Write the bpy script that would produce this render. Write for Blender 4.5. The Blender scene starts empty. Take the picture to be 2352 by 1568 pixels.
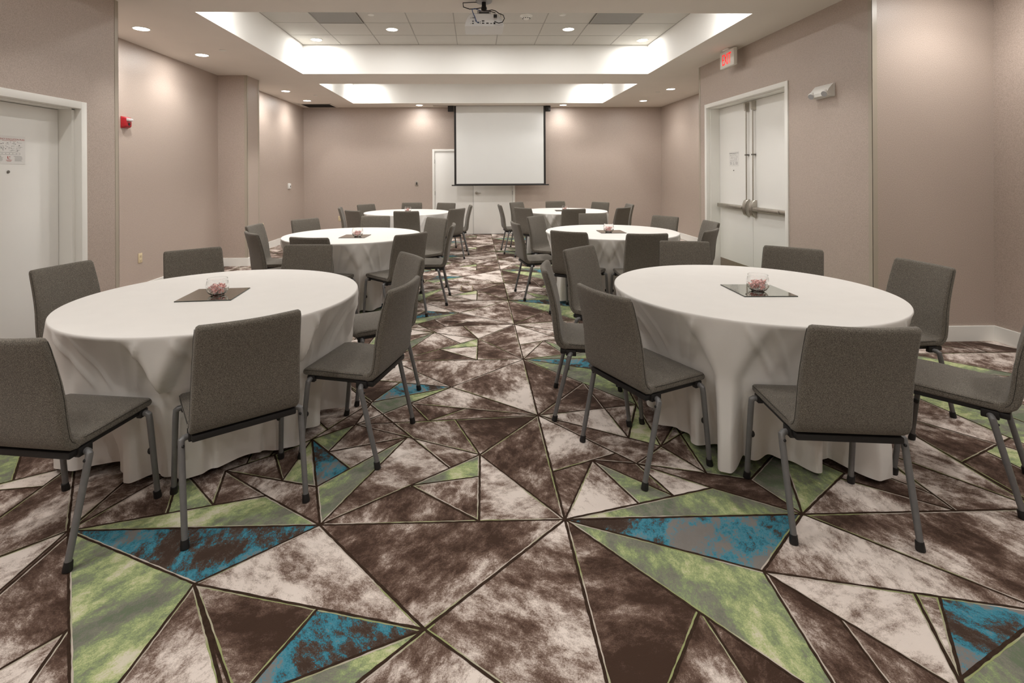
import bpy, bmesh, math, random
import numpy as np
from mathutils import Vector, Matrix
random.seed(7)
PI = math.pi
sc = bpy.context.scene
COL = sc.collection

CARPET_SEG = [(0.369,1.194,0.369,2.104),(0.369,2.104,0.369,3.015),(-1.680,2.104,-0.654,2.104),(-0.654,2.104,0.369,2.104),(0.369,2.104,1.386,2.104),(1.386,2.104,2.419,2.104),(0.369,2.104,-0.170,1.612),(-0.654,2.104,-0.170,1.612),(-0.170,1.612,-1.010,1.817),(-1.010,1.817,-1.680,2.104),(-1.010,1.817,-0.654,2.104),(-0.170,1.612,0.369,1.194),(-0.170,1.612,-0.705,1.120),(-0.536,1.701,-0.670,1.405),(-0.170,1.612,-0.670,1.405),(-0.670,1.405,-0.705,1.120),(-0.670,1.405,-1.010,1.817),(-0.670,1.405,-0.906,0.964),(-0.705,2.941,0.369,3.015),(-0.705,2.941,0.016,2.604),(-0.383,2.790,-0.654,2.104),(-0.383,2.790,-0.749,2.362),(-0.383,2.790,-0.780,2.656),(-0.749,2.362,-0.654,2.104),(-0.906,2.786,-0.749,2.362),(-0.906,2.786,-0.635,2.507),(-0.906,2.786,-0.705,2.941),(-0.780,2.656,-0.705,2.941),(-0.419,3.197,0.369,3.015),(-0.419,3.197,-0.289,2.969),(-0.289,2.969,-0.099,3.100),(0.016,2.604,0.369,3.015),(0.016,2.604,-0.126,2.981),(0.016,2.604,0.369,2.104),(0.016,2.604,0.008,2.104),(0.016,2.604,-0.311,2.357),(-0.311,2.357,0.008,2.104),(-0.311,2.357,0.013,2.417),(-0.311,2.357,-0.654,2.104),(-0.166,3.436,-0.419,3.197),(-0.654,2.104,-0.957,2.304),(-0.957,2.304,-1.237,2.504),(-1.237,2.504,-1.163,2.247),(-1.237,2.504,-0.749,2.362),(-0.927,2.414,-1.052,2.640),(-0.927,2.414,-0.906,2.786),(-1.237,2.504,-1.052,2.640),(-1.680,2.104,-0.957,2.304),(-1.336,2.200,-1.470,2.539),(-1.163,2.247,-1.470,2.539),(0.369,2.104,1.087,2.294),(1.087,2.294,1.386,2.104),(0.369,2.441,0.722,2.592),(0.585,2.534,0.369,2.104),(0.585,2.534,0.712,2.195),(0.585,2.534,0.887,2.241),(0.585,2.534,0.801,2.497),(0.369,3.015,0.801,2.497),(0.801,2.497,0.887,2.241),(0.801,2.497,1.087,2.294),(0.801,2.497,1.296,2.348),(0.801,2.497,0.981,2.651),(0.369,3.015,0.981,2.651),(0.981,2.651,1.003,3.132),(0.833,2.739,1.003,3.132),(0.981,2.651,1.102,2.426),(1.296,2.348,1.386,2.104),(1.296,2.348,1.594,2.607),(1.386,2.104,1.594,2.607),(0.735,1.646,0.369,1.194),(0.747,1.632,0.835,0.921),(0.369,2.104,1.044,1.808),(1.044,1.808,1.386,2.104),(0.369,2.104,1.004,1.310),(1.044,1.808,1.004,1.310),(1.044,1.808,1.880,1.612),(1.386,2.104,1.880,1.612),(1.510,1.699,1.380,1.405),(1.880,1.612,1.380,1.405),(1.380,1.405,1.345,1.120),(1.880,1.612,1.345,1.120),(1.880,1.612,2.419,2.104),(1.880,1.612,2.419,1.194),(-1.680,2.104,-2.220,1.612),(2.419,2.104,2.136,2.509),(2.055,2.104,2.065,2.430),(2.055,2.104,1.842,2.262),(-1.680,2.104,-1.680,3.015),(-1.052,2.640,-0.906,2.786),(2.419,2.104,2.419,3.015),(2.419,2.104,2.419,1.194),(1.386,3.015,1.777,2.382),(1.386,2.104,1.777,2.382),(1.004,1.310,0.369,1.194),(0.981,2.651,1.257,2.861),(0.981,2.651,1.405,3.251),(1.112,2.404,1.159,3.104),(-1.010,1.817,-0.304,0.890),(-1.010,1.817,-1.060,0.983),(-1.318,1.643,-1.604,1.276),(-1.318,1.643,-1.203,0.980),(-1.680,2.104,-2.277,1.572),(-2.038,2.553,-2.042,1.606),(-2.041,2.408,-2.554,2.339),(-2.041,2.567,-2.465,2.314),(-1.680,2.104,-1.674,2.790),(-1.677,2.447,-1.604,2.466),(-1.680,2.104,-1.484,2.526),(-1.680,2.104,-0.923,1.159),(-1.680,2.104,-2.386,3.084),(1.044,1.808,1.499,1.172),(1.510,1.699,1.292,1.215),(2.814,3.287,2.924,2.589),(2.574,2.866,2.830,2.542),(2.425,2.447,2.803,2.618),(2.407,2.890,2.441,2.060),(2.136,2.509,2.419,2.104),(2.055,2.104,2.069,2.592),(2.055,2.104,1.778,2.310)]
CARPET_COL = [(0.947,2.168,'g'),(0.933,2.006,'t'),(0.806,1.741,'g'),(0.728,2.323,'g'),(0.939,2.840,'g'),(1.425,2.353,'g'),(-1.097,2.171,'g'),(-1.115,2.009,'t'),(-0.459,1.573,'t'),(-0.515,1.379,'g'),(-0.595,2.419,'g'),(-0.763,2.551,'t'),(-0.797,2.794,'g'),(-0.861,2.520,'g'),(-1.323,2.329,'g'),(-0.094,2.459,'g'),(1.591,1.570,'t'),(1.535,1.379,'g'),(0.251,2.574,'d'),(-0.319,2.189,'d'),(-0.097,2.293,'l'),(0.189,1.637,'l'),(-0.072,3.216,'m'),(-1.200,1.684,'g'),(-2.237,2.479,'g'),(1.688,1.563,'t'),(0.006,1.908,'m'),(0.075,1.628,'l'),(-0.643,1.886,'l'),(-0.761,1.654,'d'),(-0.970,1.630,'m'),(-1.488,1.726,'m'),(0.513,1.663,'d'),(1.177,1.563,'d'),(1.095,1.566,'m'),(0.846,1.474,'d'),(0.640,1.454,'d'),(1.470,1.839,'l'),(1.962,1.912,'m'),(1.255,1.489,'m'),(-0.125,1.477,'m'),(0.503,2.687,'l'),(0.581,2.344,'l'),(0.962,2.364,'l'),(0.850,2.403,'d'),(1.216,2.290,'d'),(-0.809,2.264,'d'),(-1.071,2.334,'m'),(0.196,2.655,'d'),(0.108,2.295,'m'),(-0.298,2.552,'m'),(0.108,3.486,'l'),(-0.115,3.898,'m'),(-0.177,3.168,'m'),(0.944,2.960,'d'),(1.125,2.542,'g'),(2.938,2.738,'g'),(-1.785,2.032,'m'),(-1.686,1.919,'l')]
CARPET_PERIOD = 1.8210
TABLES = {'TL1': (-1.475, 2.947), 'TR1': (1.616, 2.963), 'TL2': (-1.403, 5.779), 'TR2': (1.598, 5.905), 'TL3': (-1.237, 9.1), 'TR3': (1.628, 9.143)}
CHAIRS = {'c1': (-1.703, 2.174, 81.5), 'c2': (-1.098, 2.33, 125.2), 'c3': (-0.678, 2.787, 165.3), 'c4': (-0.725, 3.467, 210.9), 'c5': (-1.401, 3.9, 267.3), 'c6': (-2.026, 3.775, 310.2), 'c7': (-2.402, 3.287, 348.5), 'd1': (1.501, 2.165, 83.6), 'd2': (0.902, 2.608, 25.1), 'd3': (0.748, 3.127, 349.9), 'd4': (1.017, 3.691, 313.7), 'd5': (1.698, 3.921, 256.6), 'd6': (2.236, 3.588, 227.1), 'd7': (2.556, 3.121, 182.7), 'd8': (2.301, 2.39, 130.3), 'e1': (-1.473, 4.98, 76.6), 'e2': (-0.847, 5.138, 136.0), 'e3': (-0.571, 5.789, 178.6), 'e4': (-0.719, 6.415, 226.1), 'e5': (-1.392, 6.692, 268.8), 'e6': (-1.988, 6.424, 322.1), 'e7': (-2.267, 5.887, 357.8), 'e8': (-2.024, 5.308, 39.7), 'f1': (-1.069, 8.169, 87.1), 'f2': (-0.54, 8.534, 141.2), 'f3': (-0.397, 9.148, 184.7), 'f4': (-0.726, 9.693, 246.9), 'f5': (-1.256, 9.813, 265.9), 'f6': (-1.874, 9.471, 318.5), 'f7': (-2.058, 8.865, 8.9), 'f8': (-1.77, 8.304, 49.4), 'g1': (1.169, 5.262, 54.0), 'g2': (1.564, 5.093, 93.5), 'g3': (2.179, 5.259, 137.3), 'g4': (2.489, 5.892, 179.1), 'g5': (2.283, 6.48, 213.4), 'g6': (1.685, 6.879, 271.0), 'g7': (1.045, 6.612, 320.9), 'g8': (0.768, 5.976, 8.5), 'h1': (1.55, 8.403, 98.5), 'h2': (1.024, 8.64, 40.3), 'h3': (0.75, 9.284, 4.0), 'h4': (1.029, 9.854, 313.8), 'h5': (1.661, 10.027, 273.4), 'h6': (2.254, 9.702, 221.5), 'h7': (2.552, 9.214, 181.9), 'h8': (2.282, 8.578, 130.6)}


ZC = 3.036      # soffit
ZT = 3.499      # tile grid in the raised trays
YB = 12.02      # back wall
FY = -3.0       # wall behind the camera
TABLE_R, TABLE_H = 0.764, 0.765

# ------------------------------------------------------------------ materials
def new_mat(name):
    m = bpy.data.materials.new(name); m.use_nodes = True
    nt = m.node_tree; b = nt.nodes['Principled BSDF']
    return m, nt, b

def pmat(name, col, rough=0.5, metal=0.0, spec=0.5, trans=0.0, ior=1.45, emit=None, estr=0.0, coat=0.0, var=0.0, vscale=6.0, bump=0.0, bscale=200.0):
    m, nt, b = new_mat(name)
    b.inputs['Base Color'].default_value = (*col, 1)
    b.inputs['Roughness'].default_value = rough
    b.inputs['Metallic'].default_value = metal
    b.inputs['Specular IOR Level'].default_value = spec
    b.inputs['Transmission Weight'].default_value = trans
    b.inputs['IOR'].default_value = ior
    b.inputs['Coat Weight'].default_value = coat
    if emit:
        b.inputs['Emission Color'].default_value = (*emit, 1)
        b.inputs['Emission Strength'].default_value = estr
    if var > 0 or bump > 0:
        tc = nt.nodes.new('ShaderNodeTexCoord')
    if var > 0:
        n = nt.nodes.new('ShaderNodeTexNoise'); n.inputs['Scale'].default_value = vscale; n.inputs['Detail'].default_value = 4
        nt.links.new(tc.outputs['Object'], n.inputs['Vector'])
        r = nt.nodes.new('ShaderNodeValToRGB')
        r.color_ramp.elements[0].position = .3; r.color_ramp.elements[1].position = .7
        r.color_ramp.elements[0].color = (*[c*(1-var) for c in col], 1)
        r.color_ramp.elements[1].color = (*[min(1, c*(1+var)) for c in col], 1)
        nt.links.new(n.outputs['Fac'], r.inputs['Fac']); nt.links.new(r.outputs['Color'], b.inputs['Base Color'])
    if bump > 0:
        n2 = nt.nodes.new('ShaderNodeTexNoise'); n2.inputs['Scale'].default_value = bscale; n2.inputs['Detail'].default_value = 3
        nt.links.new(tc.outputs['Object'], n2.inputs['Vector'])
        bp = nt.nodes.new('ShaderNodeBump'); bp.inputs['Strength'].default_value = bump; bp.inputs['Distance'].default_value = .003
        nt.links.new(n2.outputs['Fac'], bp.inputs['Height']); nt.links.new(bp.outputs['Normal'], b.inputs['Normal'])
    return m

def wall_mat():
    m, nt, b = new_mat('wallcovering')
    tc = nt.nodes.new('ShaderNodeTexCoord')
    n = nt.nodes.new('ShaderNodeTexNoise'); n.inputs['Scale'].default_value = 210; n.inputs['Detail'].default_value = 3; n.inputs['Roughness'].default_value = .6
    mp = nt.nodes.new('ShaderNodeMapping'); mp.inputs['Scale'].default_value = (1, 1, .7)
    nt.links.new(tc.outputs['Object'], mp.inputs['Vector']); nt.links.new(mp.outputs['Vector'], n.inputs['Vector'])
    r = nt.nodes.new('ShaderNodeValToRGB')
    r.color_ramp.elements[0].position = .32; r.color_ramp.elements[1].position = .68
    r.color_ramp.elements[0].color = (.37, .298, .250, 1); r.color_ramp.elements[1].color = (.53, .443, .388, 1)
    nt.links.new(n.outputs['Fac'], r.inputs['Fac']); nt.links.new(r.outputs['Color'], b.inputs['Base Color'])
    b.inputs['Roughness'].default_value = .46; b.inputs['Specular IOR Level'].default_value = .6
    bp = nt.nodes.new('ShaderNodeBump'); bp.inputs['Strength'].default_value = .35; bp.inputs['Distance'].default_value = .002
    nt.links.new(n.outputs['Fac'], bp.inputs['Height']); nt.links.new(bp.outputs['Normal'], b.inputs['Normal'])
    return m

def fabric_mat():
    m, nt, b = new_mat('heather_fabric')
    tc = nt.nodes.new('ShaderNodeTexCoord')
    n = nt.nodes.new('ShaderNodeTexNoise'); n.inputs['Scale'].default_value = 430; n.inputs['Detail'].default_value = 3; n.inputs['Roughness'].default_value = .75
    mp = nt.nodes.new('ShaderNodeMapping'); mp.inputs['Scale'].default_value = (.75, 1, 1.1)
    nt.links.new(tc.outputs['Object'], mp.inputs['Vector']); nt.links.new(mp.outputs['Vector'], n.inputs['Vector'])
    r = nt.nodes.new('ShaderNodeValToRGB')
    e = r.color_ramp.elements
    e[0].position = .36; e[0].color = (.052, .046, .037, 1)
    e[1].position = .65; e[1].color = (.27, .243, .204, 1)
    k = e.new(.5); k.color = (.122, .107, .088, 1)
    nt.links.new(n.outputs['Fac'], r.inputs['Fac']); nt.links.new(r.outputs['Color'], b.inputs['Base Color'])
    b.inputs['Roughness'].default_value = .95; b.inputs['Specular IOR Level'].default_value = .15
    b.inputs['Sheen Weight'].default_value = .12; b.inputs['Sheen Roughness'].default_value = .6
    bp = nt.nodes.new('ShaderNodeBump'); bp.inputs['Strength'].default_value = .3; bp.inputs['Distance'].default_value = .001
    nt.links.new(n.outputs['Fac'], bp.inputs['Height']); nt.links.new(bp.outputs['Normal'], b.inputs['Normal'])
    return m

def carpet_mat(name, kind):
    """cut pile: blotchy colour per piece of the pattern; 'seed' and 'tone' are stored on the faces"""
    m, nt, b = new_mat(name)
    L = nt.links.new; N = nt.nodes.new
    tc = N('ShaderNodeTexCoord')
    seed = N('ShaderNodeAttribute'); seed.attribute_name = 'seed'
    tone = N('ShaderNodeAttribute'); tone.attribute_name = 'tone'
    rot = N('ShaderNodeVectorRotate'); rot.rotation_type = 'Z_AXIS'
    mul = N('ShaderNodeMath'); mul.operation = 'MULTIPLY'; mul.inputs[1].default_value = 1.7
    L(seed.outputs['Fac'], mul.inputs[0]); L(mul.outputs[0], rot.inputs['Angle']); L(tc.outputs['Object'], rot.inputs['Vector'])
    mp = N('ShaderNodeMapping'); mp.inputs['Scale'].default_value = (1, .62, 1); L(rot.outputs['Vector'], mp.inputs['Vector'])
    def noise(scale, detail, rough, w, dist=0.0, vec=None):
        n = N('ShaderNodeTexNoise'); n.noise_dimensions = '4D'
        n.inputs['Scale'].default_value = scale; n.inputs['Detail'].default_value = detail; n.inputs['Roughness'].default_value = rough
        n.inputs['Distortion'].default_value = dist
        a = N('ShaderNodeMath'); a.operation = 'MULTIPLY_ADD'; a.inputs[1].default_value = 9.0; a.inputs[2].default_value = w
        L(seed.outputs['Fac'], a.inputs[0]); L(a.outputs[0], n.inputs['W']); L(vec or mp.outputs['Vector'], n.inputs['Vector'])
        return n.outputs['Fac']
    def ma(op, a, b_):
        x = N('ShaderNodeMath'); x.operation = op
        for i, v in enumerate((a, b_)):
            if isinstance(v, (int, float)): x.inputs[i].default_value = v
            else: L(v, x.inputs[i])
        return x.outputs[0]
    big = ma('ADD', ma('MULTIPLY', noise(3.4, 4, .55, 0.0, .25), .52), ma('MULTIPLY', noise(15, 9, .78, 5.0, .15), .48))
    big = ma('ADD', ma('MULTIPLY', ma('SUBTRACT', big, .5), 1.85), .5)
    pile = noise(260, 2, .6, 3.0, vec=tc.outputs['Object'])
    f = ma('ADD', big, ma('MULTIPLY', ma('SUBTRACT', pile, .5), .22))
    f = ma('ADD', f, tone.outputs['Fac'])
    r = N('ShaderNodeValToRGB'); e = r.color_ramp.elements
    if kind == 'brown':
        e[0].position = .33; e[0].color = (.052, .030, .021, 1)
        e[1].position = .66; e[1].color = (.74, .655, .60, 1)
        for p, c in ((.43, (.112, .070, .053)), (.50, (.215, .155, .126)), (.56, (.43, .355, .312))):
            k = e.new(p); k.color = (*c, 1)
    elif kind == 'green':
        e[0].position = .34; e[0].color = (.135, .165, .105, 1)
        e[1].position = .72; e[1].color = (.62, .58, .46, 1)
        for p, c in ((.44, (.20, .19, .16)), (.51, (.22, .27, .15)), (.57, (.32, .38, .18)), (.63, (.47, .50, .26))):
            k = e.new(p); k.color = (*c, 1)
    else:
        e[0].position = .37; e[0].color = (.055, .035, .026, 1)
        e[1].position = .70; e[1].color = (.20, .185, .17, 1)
        for p, c in ((.435, (.09, .065, .052)), (.46, (.03, .15, .205)), (.51, (.055, .235, .315)), (.555, (.10, .235, .29)), (.575, (.19, .19, .185)), (.64, (.21, .195, .18))):
            k = e.new(p); k.color = (*c, 1)
    L(f, r.inputs['Fac']); L(r.outputs['Color'], b.inputs['Base Color'])
    b.inputs['Roughness'].default_value = 1.0; b.inputs['Specular IOR Level'].default_value = .05
    b.inputs['Sheen Weight'].default_value = .10; b.inputs['Sheen Roughness'].default_value = .4
    bp = N('ShaderNodeBump'); bp.inputs['Strength'].default_value = .5; bp.inputs['Distance'].default_value = .003
    L(pile, bp.inputs['Height']); L(bp.outputs['Normal'], b.inputs['Normal'])
    return m

def carpet_line_light():
    m, nt, b = new_mat('carpet_line_light'); N = nt.nodes.new
    tc = N('ShaderNodeTexCoord'); n = N('ShaderNodeTexNoise'); n.inputs['Scale'].default_value = 2.3; n.inputs['Detail'].default_value = 2
    nt.links.new(tc.outputs['Object'], n.inputs['Vector'])
    r = N('ShaderNodeValToRGB'); e = r.color_ramp.elements
    e[0].position = .45; e[0].color = (.50, .44, .38, 1); e[1].position = .57; e[1].color = (.30, .33, .15, 1)
    nt.links.new(n.outputs['Fac'], r.inputs['Fac']); nt.links.new(r.outputs['Color'], b.inputs['Base Color'])
    b.inputs['Roughness'].default_value = 1; b.inputs['Specular IOR Level'].default_value = .05
    return m

def candy_mat():
    m, nt, b = new_mat('peppermint'); N = nt.nodes.new; L = nt.links.new
    tc = N('ShaderNodeTexCoord'); g = N('ShaderNodeTexGradient'); g.gradient_type = 'RADIAL'
    L(tc.outputs['Object'], g.inputs['Vector'])
    a = N('ShaderNodeMath'); a.operation = 'MULTIPLY'; a.inputs[1].default_value = 6; L(g.outputs['Fac'], a.inputs[0])
    f = N('ShaderNodeMath'); f.operation = 'FRACT'; L(a.outputs[0], f.inputs[0])
    c = N('ShaderNodeMath'); c.operation = 'GREATER_THAN'; c.inputs[1].default_value = .5; L(f.outputs[0], c.inputs[0])
    mx = N('ShaderNodeMix'); mx.data_type = 'RGBA'
    mx.inputs['A'].default_value = (.95, .88, .85, 1); mx.inputs['B'].default_value = (.80, .17, .14, 1)
    L(c.outputs[0], mx.inputs['Factor']); L(mx.outputs['Result'], b.inputs['Base Color'])
    b.inputs['Roughness'].default_value = .2
    return m

def tile_mat():
    return pmat('acoustic_tile', (.62, .60, .56), .9, spec=.2, var=.05, vscale=180, bump=.25, bscale=300)

M = dict(
    wall=wall_mat(), fabric=fabric_mat(), seam=pmat('seam', (.03, .028, .024), .9),
    brown=carpet_mat('carpet_brown', 'brown'), green=carpet_mat('carpet_green', 'green'), teal=carpet_mat('carpet_teal', 'teal'),
    cline=pmat('carpet_line_dark', (.042, .026, .018), 1, spec=.05, var=.25, vscale=60), clight=carpet_line_light(),
    soffit=pmat('soffit_paint', (.78, .73, .675), .85, spec=.2, var=.015, vscale=2),
    white=pmat('white_paint', (.84, .83, .79), .5, spec=.4, var=.012, vscale=3),
    traywhite=pmat('tray_paint', (.86, .85, .82), .8, spec=.2, var=.01, vscale=3),
    door=pmat('door_paint', (.84, .83, .80), .42, spec=.45, var=.012, vscale=2),
    gap=pmat('shadow_gap', (.02, .018, .016), .9),
    tile=tile_mat(), tbar=pmat('ceiling_grid_shaded', (.36, .34, .31), .6),  # grid bars darkened: thin shadow lines between tiles put into the colour
    tilehole=pmat('return_grille', (.30, .29, .27), .7, var=.35, vscale=400),
    guard=pmat('corner_guard', (.42, .37, .30), .35, spec=.5, var=.02, vscale=5),
    cloth=pmat('tablecloth', (.72, .695, .665), .85, spec=.2, var=.012, vscale=9, bump=.06, bscale=900),
    hem=pmat('tablecloth_hem', (.80, .77, .74), .85, spec=.2),
    leg=pmat('grey_powder_coat', (.17, .168, .168), .40, metal=.25, var=.06, vscale=40),
    black=pmat('black_plastic', (.012, .011, .011), .5),
    blackmetal=pmat('black_metal', (.02, .018, .017), .4, spec=.5),
    tablewood=pmat('table_laminate', (.35, .24, .15), .5, var=.2, vscale=30),
    steel=pmat('brushed_steel', (.50, .47, .42), .34, metal=1.0, var=.08, vscale=90),
    darksteel=pmat('dark_steel', (.20, .19, .17), .45, metal=.9, var=.08, vscale=60),
    kick=pmat('kick_plate_brown_reflection', (.36, .30, .25), .38, metal=.85, var=.1, vscale=30),  # steel tinted brown to stand for the carpet reflected in it
    mirror=pmat('mirror_glass', (.46, .47, .43), .02, metal=1.0, var=.01, vscale=3), mirroredge=pmat('mirror_edge', (.03, .035, .03), .25),
    glass=pmat('clear_glass', (1, 1, 1), .0, trans=1.0, ior=1.46),
    candy=candy_mat(), wrap=pmat('candy_wrapper', (.9, .84, .82), .15, trans=.35),
    lens=pmat('lamp_lens', (1, 1, 1), .4, emit=(1, .975, .94), estr=28.0),
    trimwhite=pmat('fixture_white', (.80, .79, .75), .4),
    red=pmat('alarm_red', (.42, .012, .02), .3, coat=.3, var=.03, vscale=20), strobe=pmat('strobe_lens', (.85, .86, .86), .12, trans=.35),
    almond=pmat('almond_plastic', (.66, .55, .36), .4), plate=pmat('white_plastic', (.80, .79, .76), .4),
    greyplate=pmat('grey_plate', (.42, .37, .32), .4, metal=.5),
    exitface=pmat('exit_panel', (.80, .78, .72), .5), exitred=pmat('exit_letter', (.8, .03, .03), .4, emit=(1, .02, .02), estr=1.1),
    screen=pmat('screen_fabric', (.80, .81, .80), .9, spec=.15, var=.008, vscale=2),
    grille=pmat('vent_black', (.012, .010, .009), .6), paper=pmat('sign_panel', (.80, .79, .77), .35),
    ink=pmat('sign_ink', (.05, .05, .05), .6), redink=pmat('sign_red_ink', (.45, .05, .04), .6), greyink=pmat('sign_grey_ink', (.25, .25, .25), .6),
    projwhite=pmat('projector_shell', (.80, .80, .80), .35), projgrey=pmat('projector_grey', (.42, .42, .43), .4),
    cable=pmat('cable_black', (.015, .014, .014), .45), bluecable=pmat('cable_blue', (.02, .07, .22), .4), lensglass=pmat('optical_glass', (.05, .05, .08), .05),
    brass=pmat('brass_plate', (.30, .23, .12), .45, metal=.8),
)

# ------------------------------------------------------------------ mesh builder
class MB:
    """collects shapes into ONE mesh; every shape takes the index of one of the mesh's materials"""
    def __init__(s): s.v = []; s.f = []; s.mi = []; s.mat = Matrix.Identity(4)
    def add(s, verts, faces, mi=0):
        o = len(s.v); s.v += [tuple(s.mat @ Vector(p)) for p in verts]
        s.f += [tuple(i + o for i in f) for f in faces]; s.mi += [mi]*len(faces)
    def quad(s, a, b, c, d, mi=0): s.add([a, b, c, d], [(0, 1, 2, 3)], mi)
    def box(s, x0, x1, y0, y1, z0, z1, bev=0.0, mi=0, seg=2):
        bm = bmesh.new(); bmesh.ops.create_cube(bm, size=1)
        for v in bm.verts:
            v.co = Vector(((x0+x1)/2 + v.co.x*(x1-x0), (y0+y1)/2 + v.co.y*(y1-y0), (z0+z1)/2 + v.co.z*(z1-z0)))
        if bev > 0: bmesh.ops.bevel(bm, geom=bm.edges[:], offset=bev, segments=seg, profile=.5, affect='EDGES')
        s.bm(bm, mi)
    def bm(s, bm, mi=0):
        bm.verts.index_update()
        s.add([v.co.copy() for v in bm.verts], [tuple(v.index for v in f.verts) for f in bm.faces], mi); bm.free()
    def loft(s, loops, mi=0, cap=True, closed=True):
        n = len(loops[0]); vs = [p for l in loops for p in l]; fs = []
        for i in range(len(loops)-1):
            for j in range(n if closed else n-1):
                k = (j+1) % n
                fs.append((i*n+j, i*n+k, (i+1)*n+k, (i+1)*n+j))
        if cap: fs.append(tuple(range(n))[::-1]); fs.append(tuple((len(loops)-1)*n + j for j in range(n)))
        s.add(vs, fs, mi)
    def tube(s, pts, r, seg=10, mi=0, cap=True):
        pts = [Vector(p) for p in pts]; loops = []
        rs = r if isinstance(r, (list, tuple)) else [r]*len(pts)
        t0 = (pts[1]-pts[0]).normalized(); up = Vector((0, 0, 1)) if abs(t0.z) < .9 else Vector((1, 0, 0))
        a = t0.cross(up).normalized(); b = t0.cross(a)
        for i, p in enumerate(pts):
            if i == 0: t = (pts[1]-p).normalized()
            elif i == len(pts)-1: t = (p-pts[i-1]).normalized()
            else: t = ((pts[i+1]-p).normalized() + (p-pts[i-1]).normalized()).normalized()
            a = (a - t*a.dot(t)).normalized(); b = t.cross(a)
            loops.append([p + a*math.cos(q*2*PI/seg)*rs[i] + b*math.sin(q*2*PI/seg)*rs[i] for q in range(seg)])
        s.loft(loops, mi, cap)
    def cyl(s, c, axis, r, h, seg=24, mi=0, bev=0.0):
        ax = Vector(axis).normalized(); c = Vector(c)
        if bev > 0: s.tube([c, c+ax*bev, c+ax*(h-bev), c+ax*h], [r-bev, r, r, r-bev], seg, mi)
        else: s.tube([c, c+ax*h], r, seg, mi)
    def lathe(s, prof, seg=32, mi=0, c=(0, 0, 0)):
        """(r, z) profile turned about z"""
        vs = []; fs = []; n = len(prof)
        for q in range(seg):
            a = q*2*PI/seg
            vs += [(c[0]+r*math.cos(a), c[1]+r*math.sin(a), c[2]+z) for r, z in prof]
        for q in range(seg):
            k = (q+1) % seg
            for i in range(n-1): fs.append((q*n+i, k*n+i, k*n+i+1, q*n+i+1))
        s.add(vs, fs, mi)
    def ball(s, c, r, sx=1, sy=1, sz=1, mi=0, seg=12):
        bm = bmesh.new(); bmesh.ops.create_uvsphere(bm, u_segments=seg, v_segments=max(6, seg//2), radius=r)
        for v in bm.verts: v.co = Vector((c[0]+v.co.x*sx, c[1]+v.co.y*sy, c[2]+v.co.z*sz))
        s.bm(bm, mi)
    def build(s, name, mats, parent=None, smooth=True, loc=(0, 0, 0), rotz=0.0, weld=0.0, angle=40):
        me = bpy.data.meshes.new(name); me.from_pydata(s.v, [], s.f)
        for m in (mats if isinstance(mats, (list, tuple)) else [mats]): me.materials.append(m)
        me.polygons.foreach_set('material_index', s.mi); me.update()
        bm = bmesh.new(); bm.from_mesh(me)
        if weld > 0: bmesh.ops.remove_doubles(bm, verts=bm.verts, dist=weld)
        bmesh.ops.recalc_face_normals(bm, faces=bm.faces)
        if smooth:
            lim = math.radians(angle)
            for f in bm.faces: f.smooth = True
            for e in bm.edges:
                if len(e.link_faces) == 2 and e.calc_face_angle(0) > lim: e.smooth = False
        bm.to_mesh(me); bm.free()
        o = bpy.data.objects.new(name, me); COL.objects.link(o)
        o.location = loc; o.rotation_euler = (0, 0, rotz)
        if parent: o.parent = parent
        return o

def tag(o, label, cat, group=None, kind=None):
    o['label'] = label; o['category'] = cat
    if group: o['group'] = group
    if kind: o['kind'] = kind
    return o

def thing(name, label, cat, loc=(0, 0, 0), rotz=0.0, group=None, kind=None):
    o = bpy.data.objects.new(name, None); COL.objects.link(o)
    o.location = loc; o.rotation_euler = (0, 0, rotz); o.empty_display_size = .05
    return tag(o, label, cat, group, kind)

def copy_tree(o, parent=None):
    c = o.copy(); COL.objects.link(c)
    if parent: c.parent = parent
    for ch in KIDS[o.name]: copy_tree2(ch, c)
    return c
def copy_tree2(o, parent):
    c = o.copy(); COL.objects.link(c); c.parent = parent
    for ch in KIDS.get(o.name, []): copy_tree2(ch, c)
KIDS = {}
def index_kids():
    KIDS.clear()
    for o in COL.objects:
        KIDS.setdefault(o.name, [])
        if o.parent: KIDS.setdefault(o.parent.name, []).append(o)

def text_mesh(name, body, size, mats, parent, matrix, extrude=0.0, align='LEFT'):
    cu = bpy.data.curves.new(name, 'FONT'); cu.body = body; cu.size = size; cu.extrude = extrude; cu.align_x = align
    t = bpy.data.objects.new('tmp_text', cu); COL.objects.link(t)
    dg = bpy.context.evaluated_depsgraph_get(); dg.update()
    me = bpy.data.meshes.new_from_object(t.evaluated_get(dg)); bpy.data.objects.remove(t); me.name = name
    me.materials.clear(); me.materials.append(mats)
    me.transform(matrix)
    o = bpy.data.objects.new(name, me); COL.objects.link(o); o.parent = parent
    return o

def rrect(w, h, r, n=4):
    """rounded rectangle outline, half sizes w, h"""
    out = []
    for cx, cy, a0 in ((w-r, h-r, 0), (-w+r, h-r, PI/2), (-w+r, -h+r, PI), (w-r, -h+r, 1.5*PI)):
        for i in range(n+1):
            a = a0 + i*PI/2/n; out.append((cx+r*math.cos(a), cy+r*math.sin(a)))
    return out

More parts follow.
